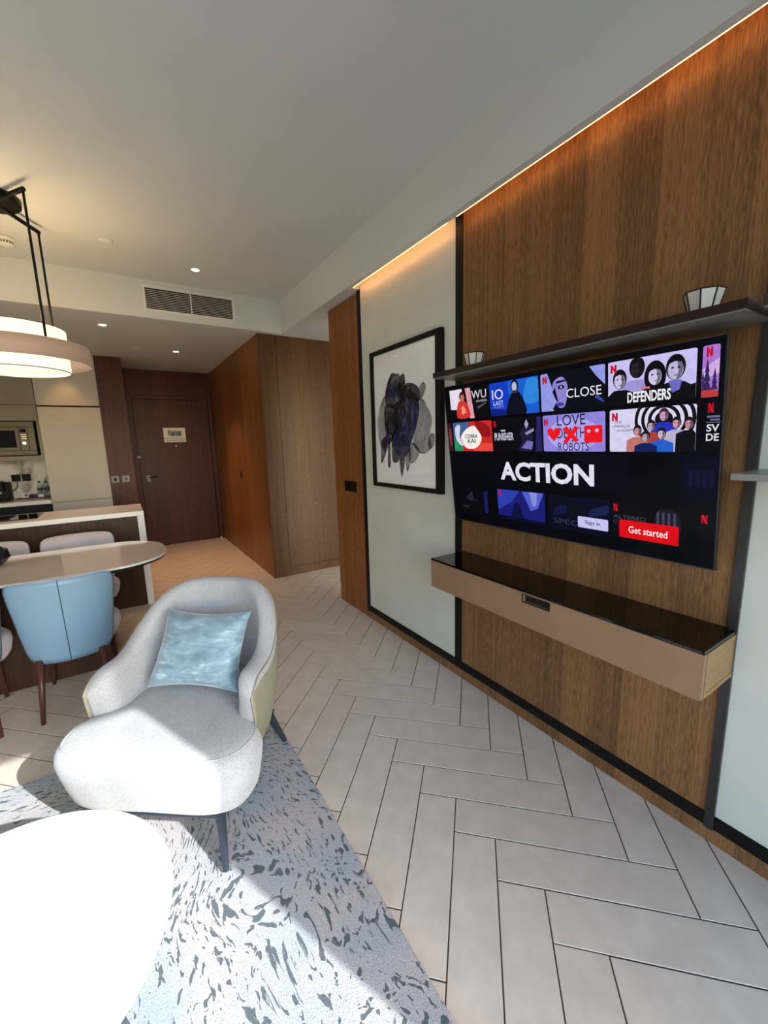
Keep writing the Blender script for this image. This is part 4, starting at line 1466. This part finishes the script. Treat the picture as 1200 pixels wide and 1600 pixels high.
# ------------------------------------------------------------------ framed picture
PETALS = [
    ('ink_grey', [(2.419, 1.915), (2.363, 1.91), (2.316, 1.896), (2.325, 1.834), (2.336, 1.73), (2.365, 1.687), (2.465, 1.703), (2.493, 1.745), (2.474, 1.822)]),
    ('ink_pale', [(2.506, 1.778), (2.49, 1.729), (2.493, 1.586), (2.484, 1.463), (2.555, 1.423), (2.591, 1.49), (2.6, 1.616), (2.571, 1.704)]),
    ('ink_black', [(2.419, 1.911), (2.398, 1.904), (2.436, 1.848), (2.462, 1.758), (2.486, 1.729), (2.493, 1.793), (2.465, 1.86)]),
    ('ink_black', [(2.317, 1.878), (2.276, 1.898), (2.257, 1.884), (2.252, 1.825), (2.267, 1.768), (2.294, 1.756), (2.322, 1.804)]),
    ('ink_grey', [(2.279, 1.799), (2.246, 1.824), (2.229, 1.764), (2.249, 1.729), (2.295, 1.727), (2.321, 1.759)]),
    ('ink_grey', [(2.246, 1.828), (2.189, 1.828), (2.14, 1.811), (2.105, 1.779), (2.101, 1.715), (2.143, 1.712), (2.204, 1.725), (2.248, 1.751)]),
    ('ink_black', [(2.229, 1.764), (2.19, 1.774), (2.13, 1.753), (2.107, 1.709), (2.114, 1.667), (2.168, 1.7), (2.23, 1.735)]),
    ('ink_pale', [(2.105, 1.779), (2.07, 1.816), (2.041, 1.798), (2.048, 1.765), (2.095, 1.714)]),
    ('ink_pale', [(2.095, 1.707), (2.06, 1.711), (2.027, 1.666), (1.988, 1.608), (1.983, 1.567), (2.006, 1.512), (1.991, 1.434), (2.031, 1.392), (2.102, 1.388), (2.162, 1.429), (2.174, 1.466), (2.134, 1.567), (2.108, 1.638)]),
    ('ink_pale', [(1.995, 1.501), (1.962, 1.497), (1.957, 1.462), (1.974, 1.427), (2.008, 1.413), (2.019, 1.449)]),
    ('ink_pale', [(2.2, 1.451), (2.113, 1.414), (2.127, 1.362), (2.178, 1.323), (2.222, 1.337)]),
    ('ink_black', [(2.494, 1.714), (2.351, 1.701), (2.328, 1.577), (2.33, 1.515), (2.401, 1.502), (2.46, 1.495), (2.502, 1.562)]),
    ('ink_grey', [(2.553, 1.473), (2.474, 1.504), (2.47, 1.439), (2.561, 1.309), (2.565, 1.381)]),
    ('ink_grey', [(2.468, 1.488), (2.445, 1.495), (2.446, 1.304), (2.476, 1.303)]),
    ('ink_grey', [(2.415, 1.518), (2.33, 1.531), (2.32, 1.422), (2.337, 1.343), (2.38, 1.318), (2.422, 1.349)]),
    ('ink_navy', [(2.256, 1.73), (2.192, 1.724), (2.108, 1.68), (2.121, 1.596), (2.16, 1.51), (2.2, 1.451), (2.239, 1.421), (2.292, 1.422), (2.33, 1.515), (2.342, 1.562), (2.311, 1.668)]),
    ('ink_black', [(2.224, 1.705), (2.199, 1.688), (2.196, 1.571), (2.217, 1.497), (2.238, 1.452), (2.222, 1.572)]),
    ('ink_grey', [(2.319, 1.43), (2.272, 1.437), (2.268, 1.344), (2.306, 1.225), (2.33, 1.319)]),
    ('ink_pale', [(2.252, 1.445), (2.212, 1.452), (2.202, 1.361), (2.237, 1.267), (2.256, 1.306)]),
    ('ink_black', [(2.371, 1.707), (2.282, 1.74), (2.263, 1.709), (2.301, 1.652), (2.315, 1.561), (2.343, 1.531), (2.391, 1.58)]),
    ('ink_grey', [(2.332, 1.835), (2.304, 1.846), (2.261, 1.768), (2.256, 1.723), (2.309, 1.713), (2.341, 1.761)]),
    ('ink_black', [(2.48, 1.536), (2.413, 1.558), (2.401, 1.494), (2.439, 1.455), (2.477, 1.439), (2.498, 1.48)]),
    ('ink_navy', [(2.394, 1.502), (2.33, 1.531), (2.305, 1.453), (2.314, 1.383), (2.35, 1.367), (2.383, 1.414)]),
    ('ink_grey', [(2.291, 1.453), (2.225, 1.467), (2.214, 1.406), (2.268, 1.36), (2.3, 1.391)]),
    ('ink_black', [(2.4, 1.654), (2.388, 1.613), (2.399, 1.56), (2.417, 1.52), (2.422, 1.568), (2.424, 1.616)]),
    ('ink_navy', [(2.31, 1.506), (2.284, 1.467), (2.283, 1.416), (2.289, 1.377), (2.307, 1.422), (2.32, 1.468)]),
    ('ink_black', [(2.323, 1.659), (2.3, 1.611), (2.3, 1.549), (2.307, 1.502), (2.322, 1.557), (2.333, 1.613)]),
    ('ink_black', [(2.23, 1.653), (2.199, 1.611), (2.196, 1.557), (2.201, 1.517), (2.223, 1.565), (2.24, 1.613)]),
    ('ink_navy', [(2.366, 1.842), (2.348, 1.804), (2.364, 1.758), (2.39, 1.725), (2.397, 1.768), (2.401, 1.81)]),
    ('ink_black', [(2.262, 1.511), (2.245, 1.466), (2.251, 1.406), (2.262, 1.361), (2.272, 1.414), (2.279, 1.467)]),
    ('ink_navy', [(2.178, 1.783), (2.178, 1.756), (2.194, 1.721), (2.215, 1.696), (2.21, 1.727), (2.204, 1.759)]),
    ('ink_navy', [(2.234, 1.537), (2.221, 1.491), (2.23, 1.431), (2.245, 1.385), (2.252, 1.439), (2.255, 1.492)]),
    ('ink_black', [(2.28, 1.524), (2.27, 1.476), (2.288, 1.411), (2.315, 1.361), (2.316, 1.419), (2.315, 1.476)]),
    ('ink_black', [(2.278, 1.726), (2.25, 1.686), (2.246, 1.635), (2.251, 1.598), (2.271, 1.643), (2.285, 1.689)]),
    ('ink_navy', [(2.287, 1.455), (2.273, 1.429), (2.278, 1.393), (2.289, 1.366), (2.297, 1.397), (2.303, 1.429)]),
    ('ink_navy', [(2.476, 1.535), (2.452, 1.506), (2.454, 1.468), (2.463, 1.439), (2.479, 1.473), (2.49, 1.507)]),
    ('ink_grey', [(2.191, 1.796), (2.178, 1.772), (2.19, 1.743), (2.21, 1.722), (2.215, 1.75), (2.218, 1.777)]),
    ('ink_black', [(2.337, 1.487), (2.31, 1.457), (2.303, 1.417), (2.302, 1.387), (2.323, 1.422), (2.338, 1.457)]),
    ('ink_grey', [(2.47, 1.618), (2.456, 1.588), (2.459, 1.548), (2.466, 1.518), (2.475, 1.554), (2.48, 1.589)]),
    ('ink_navy', [(2.401, 1.834), (2.389, 1.802), (2.412, 1.762), (2.445, 1.733), (2.446, 1.771), (2.444, 1.808)]),
]


def make_ink(name, col, alpha, scale, lines):
    m, nt, b = newmat(name)
    L = nt.links.new
    out = nt.nodes['Material Output']
    tc = N(nt, 'ShaderNodeTexCoord')
    wv = N(nt, 'ShaderNodeTexWave', wave_type='BANDS', bands_direction='Y')
    wv.inputs['Scale'].default_value = scale
    wv.inputs['Distortion'].default_value = 5.0
    wv.inputs['Detail'].default_value = 2.0
    wv.inputs['Detail Scale'].default_value = 0.35
    L(tc.outputs['Object'], wv.inputs['Vector'])
    nz = N(nt, 'ShaderNodeTexNoise', ins={'Scale': 14.0, 'Detail': 4.0})
    L(tc.outputs['Object'], nz.inputs['Vector'])
    r1 = ramp(nt, [(0.0, (lines, lines, lines, 1)), (0.18, (0, 0, 0, 1))])
    L(wv.outputs['Fac'], r1.inputs['Fac'])
    r2 = ramp(nt, [(0.3, (alpha * 0.6,) * 3 + (1,)), (0.7, (min(1, alpha * 1.25),) * 3 + (1,))])
    L(nz.outputs['Fac'], r2.inputs['Fac'])
    ad = N(nt, 'ShaderNodeMath', operation='ADD', use_clamp=True)
    L(r1.outputs['Color'], ad.inputs[0])
    L(r2.outputs['Color'], ad.inputs[1])
    b.inputs['Base Color'].default_value = col
    b.inputs['Roughness'].default_value = 0.6
    b.inputs['Specular IOR Level'].default_value = 0.05
    L(ad.outputs[0], b.inputs['Alpha'])


make_ink('ink_pale', rgb(62, 66, 88), 0.36, 9.0, 0.0)
make_ink('ink_grey', rgb(26, 29, 48), 0.78, 9.0, 0.0)
make_ink('ink_black', rgb(5, 5, 12), 1.0, 9.0, 0.0)
make_ink('ink_navy', rgb(22, 28, 88), 1.0, 7.0, 0.0)
make_ink('ink_line', rgb(44, 46, 58), 0.55, 7.0, 0.1)
make_ink('ink_dark_line', rgb(8, 8, 14), 0.6, 7.0, 0.1)
make_ink('ink_light_line', rgb(120, 126, 170), 0.4, 7.0, 0.1)
art = empty('framed_picture', (1.63, 2.275, 1.14))
tag(art, 'black framed abstract ink drawing in grey and navy on white', 'picture')
ax, ay, az = 1.63, 2.275, 1.14
box('paper', 1.6265 - ax, 1.638 - ax, 1.93 - ay, 2.64 - ay, 1.165 - az, 2.07 - az, 'paper_white', art)
boxes('frame', [(1.612 - ax, 1.6435 - ax, 1.885 - ay, 2.67 - ay, 1.14 - az, 1.168 - az), (1.612 - ax, 1.6435 - ax, 1.885 - ay, 2.67 - ay, 2.066 - az, 2.095 - az),
                (1.612 - ax, 1.6435 - ax, 1.885 - ay, 1.934 - ay, 1.168 - az, 2.066 - az), (1.612 - ax, 1.6435 - ax, 2.636 - ay, 2.67 - ay, 1.168 - az, 2.066 - az)], 'black_metal', art)
for i, (mn, pts) in enumerate(PETALS):
    loop = smooth_loop(pts, 5)
    bm = bmesh.new()
    xx = 1.6262 - 0.00012 * i - ax
    vs = [bm.verts.new((xx, a - ay, b - az)) for a, b in loop]
    f = bm.faces.new(vs)
    f.normal_update()
    if f.normal.x > 0:
        f.normal_flip()
    bmesh.ops.triangulate(bm, faces=[f])
    me = bpy.data.meshes.new('brush_stroke')
    bm.to_mesh(me)
    bm.free()
    me.materials.append(MATS[mn])
    st_ = obj('brush_stroke', me, None, art)
    # pleat lines: curves running down the stroke between its two flanks
    n_ = len(loop)
    it = max(range(n_), key=lambda k: loop[k][1])
    ib = min(range(n_), key=lambda k: loop[k][1])
    side = lambda i0, i1, sgn: [loop[(i0 + sgn * k) % n_] for k in range(((i1 - i0) * sgn) % n_ + 1)]

    def at_(c_, t_):
        q = t_ * (len(c_) - 1)
        k = min(int(q), len(c_) - 2)
        f_ = q - k
        return (c_[k][0] + (c_[k + 1][0] - c_[k][0]) * f_, c_[k][1] + (c_[k + 1][1] - c_[k][1]) * f_)
    A_, B_ = side(it, ib, 1), side(it, ib, -1)
    cnt = {'ink_pale': 7, 'ink_grey': 5, 'ink_black': 3, 'ink_navy': 6}[mn]
    bm = bmesh.new()
    for j in range(cnt + 1):
        fr = j / cnt
        wob = random.uniform(-0.06, 0.06)
        pts_ = []
        for k in range(25):
            t_ = k / 24
            a_, b_ = at_(A_, t_), at_(B_, t_)
            g_ = min(1, max(0, fr + wob * math.sin(t_ * 5) * (0 < j < cnt)))
            pts_.append((a_[0] + (b_[0] - a_[0]) * g_, a_[1] + (b_[1] - a_[1]) * g_))
        hw_ = 0.0011 if 0 < j < cnt else 0.0014
        for (a0, b0), (a1, b1) in zip(pts_, pts_[1:]):
            l_ = math.hypot(a1 - a0, b1 - b0) or 1
            ox, oz = -(b1 - b0) / l_ * hw_, (a1 - a0) / l_ * hw_
            q = [(a0 - ox, b0 - oz), (a1 - ox, b1 - oz), (a1 + ox, b1 + oz), (a0 + ox, b0 + oz)]
            bm.faces.new([bm.verts.new((xx - 0.00006, a - ay, b - az)) for a, b in q])
    obj('pleat_lines', fin(bm), {'ink_pale': 'ink_line', 'ink_grey': 'ink_dark_line', 'ink_black': 'ink_light_line', 'ink_navy': 'ink_light_line'}[mn], st_)
make_glass('picture_glass', (1, 1, 1, 1), 0.02)
box('glazing', 1.6205 - ax, 1.6215 - ax, 1.934 - ay, 2.636 - ay, 1.168 - az, 2.066 - az, 'picture_glass', art)

# ------------------------------------------------------------------ rug
rg = stack('area_rug', super_outline(1.30, 1.60, 60), [(0.0, 0.0), (0.0, 0.008), (0.004, 0.011)], 160, 'rug_pile', sm=False)
rg.location = (0.555 - 1.30, 2.23 - 1.60, 0.0008)
tag(rg, 'pale blue grey area rug with dark broken brush marks', 'rug')
RUG = 0.0122

# ------------------------------------------------------------------ round coffee table
cf = empty('coffee_table', (-0.379, 1.065, RUG))
tag(cf, 'round white coffee table in the sun on the rug', 'coffee table')
lathe('table_top', [(0.0, 0.362), (0.352, 0.362), (0.369, 0.368), (0.376, 0.377), (0.377, 0.382), (0.374, 0.387), (0.368, 0.388), (0, 0.388)], 'table_white', cf, 96)
for k in range(3):
    a = math.radians(-30 + 120 * k)
    bm = bmesh.new()
    p0 = Vector((0.20 * math.cos(a), 0.20 * math.sin(a), 0.361))
    p1 = Vector((0.33 * math.cos(a), 0.33 * math.sin(a), 0.0075))
    tube_bm(bm, [p0, p1], 0.034, 0.018, seg=4)
    obj('leg', fin(bm), 'table_leg_blue', cf)
lathe('hub', [(0, 0.345), (0.09, 0.345), (0.09, 0.3615), (0, 0.3615)], 'table_leg_blue', cf, 32)

# ------------------------------------------------------------------ armchair
ER = Vector((0.838, -0.545, 0)).normalized()
AROT = math.atan2(ER.y, ER.x) - math.radians(4.5)
ac = empty('armchair', (0.10, 1.716, RUG), AROT)
tag(ac, 'pale grey tub armchair with olive leather outer shell standing on the rug', 'armchair')
ZS = -RUG


def chair_plan(t, off=0.0):
    """U in plan, t 0..1 from left front to right front; off moves it inwards"""
    hw, yf, ys, yb = 0.335, -0.085, 0.13, 0.475
    ls = ys - yf
    arc = math.pi * 0.5 * (hw + (yb - ys)) / 1.0
    tot = 2 * ls + arc
    s = t * tot
    if s < ls:
        p, n_ = (-hw, yf + s), (1, 0)
    elif s < ls + arc:
        a = math.pi * (1 - (s - ls) / arc)
        e = 2 / 2.25
        c, q = math.cos(a), math.sin(a)
        p = (hw * math.copysign(abs(c) ** e, c), ys + (yb - ys) * abs(q) ** e)
        nx, ny = math.copysign(abs(c) ** (2 - e), c) / hw, abs(q) ** (2 - e) / (yb - ys)
        l = math.hypot(nx, ny)
        n_ = (-nx / l, -ny / l)
    else:
        p, n_ = (hw, ys - (s - ls - arc)), (-1, 0)
    return Vector((p[0] + n_[0] * off, p[1] + n_[1] * off, 0))


def rim_z(t):
    p = chair_plan(t)
    k = min(1.0, max(0.0, (p.y - 0.08) / (0.475 - 0.08)))
    k = k * k * (3 - 2 * k)
    z = 0.585 + 0.225 * k
    d = max(0.0, min(1.0, (p.y + 0.085) / 0.09))      # arm fronts roll down
    z -= 0.055 * (1 - d) ** 2
    return z


def foot_in(t, h_):
    """shell leans inward towards its foot"""
    return 0.055 * (1 - h_) ** 1.6


def sh_out(t, h_):
    z0 = 0.205
    z = z0 + (rim_z(t) - 0.012 - z0) * h_
    p = chair_plan(t, foot_in(t, h_) - 0.012 * math.sin(h_ * math.pi))
    k = min(1.0, max(0.0, (p.y + 0.085) / 0.50))
    p.y += (0.045 - 0.075 * k) * (1 - h_)
    return (p.x, p.y, z)


def sh_mid(t, h_):
    x, y, z = sh_out(t, h_)
    q = chair_plan(t, 0.005) - chair_plan(t, 0)
    return (x + q.x, y + q.y, z)


def pad_point(t, v_):
    """padding cross-section: up the outside, over a round rim, down the inside; thins to a nose at the arm fronts"""
    e_ = min(t, 1 - t) / 0.05
    k = math.sqrt(max(0.0, 1 - (1 - min(1.0, e_)) ** 2))
    wd = 0.006 + 0.031 * k
    tt = 0.003 + 0.994 * t
    c0 = 0.0052 + wd - 0.0075 * max(0.0, 1 - abs(v_ - 0.42) / 0.10) * k
    q = chair_plan(tt, 1.0) - chair_plan(tt, 0)
    z0, zr = 0.21, rim_z(tt) - 0.02 * (1 - k)
    hs = zr + 0.010 - wd
    if v_ < 0.4:
        o_, z = -wd, z0 + (hs - z0) * v_ / 0.4
    elif v_ < 0.6:
        a_ = math.pi * (v_ - 0.4) / 0.2
        o_, z = -wd * math.cos(a_), hs + wd * math.sin(a_)
    else:
        o_, z = wd, hs + (z0 - hs) * (v_ - 0.6) / 0.4
        o_ += 0.012 * math.sin(math.pi * (v_ - 0.6) / 0.4) * k
    h_ = min(1.0, max(0.0, (z - 0.205) / (rim_z(tt) - 0.205)))
    x, y, _ = sh_out(tt, h_)
    return (x + q.x * (c0 + o_), y + q.y * (c0 + o_), z)


slab('outer_shell', sh_out, sh_mid, 72, 14, 'olive_leather', ac)
bm, g = surf(pad_point, 120, 40)
bm.faces.new([q for q in g[0]])
bm.faces.new([q for q in g[-1]][::-1])
pad = obj('inner_padding', fin(bm, 'inner_padding', True), 'armchair_fabric', ac)
tube('piping', [sh_out(0.0, k / 12) for k in range(0, 12)] + [sh_out(k / 90, 1.0) for k in range(91)] + [sh_out(1.0, 1 - k / 12) for k in range(1, 13)], 0.0034, 'olive_leather', ac, seg=8)


def seat_plan(th):
    c, s = math.cos(th), math.sin(th)
    n_ = 5.2
    x = 0.380 * math.copysign(abs(c) ** (2 / n_), c)
    y = 0.345 * math.copysign(abs(s) ** (2 / n_), s)
    if y > 0:
        x *= 1 - 0.28 * (y / 0.345) ** 1.5
    else:
        y *= 0.87
        y -= 0.012 * (1 - (x / 0.380) ** 2)
    if y > -0.13:                                   # the part held between the arms is narrower
        k = min(1.0, (y + 0.13) / 0.12)
        x = math.copysign(min(abs(x), 0.380 - 0.110 * k * k * (3 - 2 * k)), x)
    return (x, y)


st_ = stack('seat_cushion', seat_plan, [(0.070, 0.186), (0.052, 0.187), (0.043, 0.191), (0.037, 0.201), (0.022, 0.25), (0.008, 0.31), (0.001, 0.35), (0.004, 0.375), (0.014, 0.396), (0.030, 0.411), (0.055, 0.420)], 96, 'armchair_fabric', ac, bulge=0.016)
st_.location = (0.0, 0.015, 0)
seam = [(lambda p: (p[0] * (1 - 0.0295 / math.hypot(*p)), p[1] * (1 - 0.0295 / math.hypot(*p)), 0.4105))(seat_plan(2 * math.pi * k / 96)) for k in range(97)]
tube('piping', seam, 0.0025, 'armchair_fabric', st_, seg=6)
box('base_frame', -0.25, 0.25, -0.25, 0.33, 0.172, 0.19, 'armchair_leg', ac, 0.004)
for sx, y0, y1 in ((-1, -0.215, -0.285), (1, -0.215, -0.285), (-1, 0.28, 0.345), (1, 0.28, 0.345)):
    bm = bmesh.new()
    tube_bm(bm, [(0.245 * sx, y0, 0.188), (0.285 * sx, y1, 0.006)], 0.021, 0.011, seg=6)
    obj('leg', fin(bm), 'armchair_leg', ac)

# cushion leaning on the back of the armchair
bl, br_, tl, tr2 = Vector((-0.205, 0.075, 0.446)), Vector((0.205, 0.075, 0.446)), Vector((-0.180, 0.235, 0.738)), Vector((0.215, 0.235, 0.738))


def pil(sgn):
    def f(a, b):
        p = bl.lerp(br_, a).lerp(tl.lerp(tr2, a), b)
        n_ = (br_ - bl).cross(tl - bl).normalized()
        q = max(0.0, (1 - (2 * a - 1) ** 4) * (1 - (2 * b - 1) ** 4)) ** 0.55
        pinch = 0.022 * ((2 * a - 1) ** 2 * (1 - (2 * b - 1) ** 2) * 0 + 1)
        # sides draw in between the corners
        ca, cb_ = 2 * a - 1, 2 * b - 1
        p = p + (br_ - bl).normalized() * (-ca * pinch * (1 - cb_ ** 2)) + (tl - bl).normalized() * (-cb_ * pinch * (1 - ca ** 2))
        wr_ = 0.004 * math.sin(9 * a + 5 * b) * q + 0.003 * math.sin(17 * b - 6 * a) * q
        return p + n_ * (sgn * (0.062 * q + 0.001) + wr_)
    return f


cu2 = slab('throw_cushion', pil(1), pil(-1), 36, 36, 'velvet')
cu2.location = (0.10, 1.716, RUG)
cu2.rotation_euler = (0, 0, AROT - math.radians(3))
tag(cu2, 'shimmering light blue velvet cushion propped in the armchair', 'cushion')

# ------------------------------------------------------------------ dining table
TY = 3.345
dt = empty('dining_table', (-1.0, TY, 0))
tag(dt, 'long dining table with rounded end and glossy pale top', 'dining table')


def table_plan(th):
    hx, hy, r = 1.214, 0.425, 0.36
    c, s = math.cos(th), math.sin(th)
    n_ = 5.0
    x = hx * math.copysign(abs(c) ** (2 / n_), c)
    y = hy * math.copysign(abs(s) ** (2 / 2.6), s)
    # rounded ends
    ex = abs(x) - (hx - r)
    return (x, y)


def stadium(hx, hy, r, n=24):
    pts = []
    for cx, cy, a0 in ((hx - r, hy - r, 0), (-hx + r, hy - r, 90), (-hx + r, -hy + r, 180), (hx - r, -hy + r, 270)):
        for k in range(n + 1):
            a = math.radians(a0 + 90 * k / n)
            pts.append((cx + r * math.cos(a), cy + r * math.sin(a)))
    return pts


def plate(name, levels, mat, parent, hx=1.214, hy=0.42, r=0.34):
    bm = bmesh.new()
    rings = []
    for d, z in levels:
        rings.append([bm.verts.new((a, b, z)) for a, b in stadium(hx - d, hy - d, r - d)])
    n = len(rings[0])
    for A, B in zip(rings, rings[1:]):
        for k in range(n):
            bm.faces.new((A[k], A[(k + 1) % n], B[(k + 1) % n], B[k]))
    bm.faces.new(rings[0][::-1])
    bm.faces.new(rings[-1])
    return obj(name, fin(bm, name), mat, parent)


plate('table_top', [(0.006, 0.742), (0.006, 0.750)], 'dining_top', dt)
plate('top_edge', [(0.010, 0.7365), (0.0, 0.7375), (0.0, 0.7475), (0.0055, 0.7495), (0.0059, 0.7419)], 'edge_white', dt)
plate('underside', [(0.12, 0.690), (0.010, 0.722), (0.008, 0.736)], 'black_metal', dt)
box('pedestal', -0.75, 0.84, -0.13, 0.15, 0.0005, 0.69, 'dark_veneer', dt, 0.004)

vz = empty('faceted_bowl', (-0.745, 3.43, 0.7503))
tag(vz, 'dark navy faceted bowl on the dining table', 'bowl')
bmv = bmesh.new()
prof = [(0.035, 0.0), (0.075, 0.02), (0.115, 0.065), (0.105, 0.115), (0.07, 0.135), (0.062, 0.128), (0.088, 0.105), (0.09, 0.07), (0.05, 0.03), (0.0, 0.028)]
rings = []
for j, (r, z) in enumerate(prof):
    rings.append([bmv.verts.new((r * math.cos(2 * math.pi * (k + 0.5 * (j % 2)) / 8), r * math.sin(2 * math.pi * (k + 0.5 * (j % 2)) / 8), z)) for k in range(8)])
for A, B in zip(rings, rings[1:]):
    for k in range(8):
        bmv.faces.new((A[k], A[(k + 1) % 8], B[(k + 1) % 8], B[k]))
bmv.faces.new(rings[0][::-1])
bmesh.ops.remove_doubles(bmv, verts=bmv.verts[:], dist=1e-5)
obj('body', fin(bmv), 'navy_glaze', vz)
vz.scale = (0.85, 0.85, 0.95)


# ------------------------------------------------------------------ dining chairs
def make_dining_chair():
    e = empty('dining_chair', (0, 0, 0))
    z0, z1 = 0.315, 0.80

    def back(off):
        def f(a, b):
            s, h_ = 2 * a - 1, 2 * b - 1
            s2 = s * (1 - 0.10 * abs(h_) ** 7)
            h2 = h_ * (1 - 0.10 * abs(s) ** 7)
            zz = (z0 + z1) / 2 + h2 * (z1 - z0) / 2 - (0.006 if off > -0.0051 else 0.0) * b
            k = (zz - z0) / (z1 - z0)
            w = 0.198 + 0.055 * k
            ang = s2 * 1.12
            x = w * math.sin(ang) / math.sin(1.12)
            y = -0.20 - 0.062 * k + 0.20 * (1 - math.cos(ang))
            nx, ny = math.sin(ang), -math.cos(ang)
            return (x + nx * off, y + ny * off, zz)
        return f

    def padf(a, b):
        s, h_ = 2 * a - 1, 2 * b - 1
        q = max(0, (1 - s ** 6) * (1 - h_ ** 6)) ** 0.5
        return back(-0.012 - 0.045 * q)(0.012 + 0.976 * a, 0.02 + 0.968 * b)

    slab('back_shell', back(0.0), back(-0.005), 32, 16, 'blue_leather', e)
    slab('back_pad', lambda a, b: back(-0.0052)(0.004 + 0.992 * a, 0.006 + 0.99 * b), padf, 32, 16, 'chair_fabric', e)
    tube('seam', [back(0.0008)(0.5, k / 12) for k in range(13)], 0.0022, 'table_leg_blue', e, seg=6)

    def splan(th):
        c, s = math.cos(th), math.sin(th)
        x = 0.245 * math.copysign(abs(c) ** (2 / 3.2), c)
        y = 0.215 * math.copysign(abs(s) ** (2 / 3.2), s)
        if y < 0:
            x *= 1 - 0.40 * (-y / 0.215) ** 1.4
        return (x, y)
    sc_ = stack('seat_cushion', splan, [(0.05, 0.325), (0.03, 0.332), (0.012, 0.36), (0.0, 0.41), (0.004, 0.44), (0.02, 0.458), (0.04, 0.464)], 64, 'chair_fabric', e, bulge=0.008)
    sc_.location = (0, 0.045, 0)
    for sx in (-1, 1):
        for yt, yb in ((-0.15, -0.30), (0.20, 0.235)):
            bm_ = bmesh.new()
            tube_bm(bm_, [(0.14 * sx, yt, 0.335), (0.158 * sx, yb if yb > 0 else -0.235, 0.004)], 0.021, 0.011, seg=8)
            obj('leg', fin(bm_, 'leg', True), 'chair_leg_wood', e)
    return e


ch = make_dining_chair()
G = 'chairs around the dining table'
spots = [(-0.345, 2.935, 0.0, 'pale blue leather backed dining chair nearest the armchair, back to the camera'),
         (-0.86, 2.915, 0.12, 'pale blue dining chair cut by the left picture edge, before the table'),
         (-0.345, 3.87, math.pi, 'grey upholstered dining chair across the table, nearer the island end'),
         (-0.885, 3.87, math.pi, 'grey upholstered dining chair across the table, behind the dark bowl')]
for i, (x, y, r, lab) in enumerate(spots):
    c = ch if i == 0 else copy_tree(ch)
    c.location = (x, y, 0)
    c.rotation_euler = (0, 0, r)
    tag(c, lab, 'chair', G)
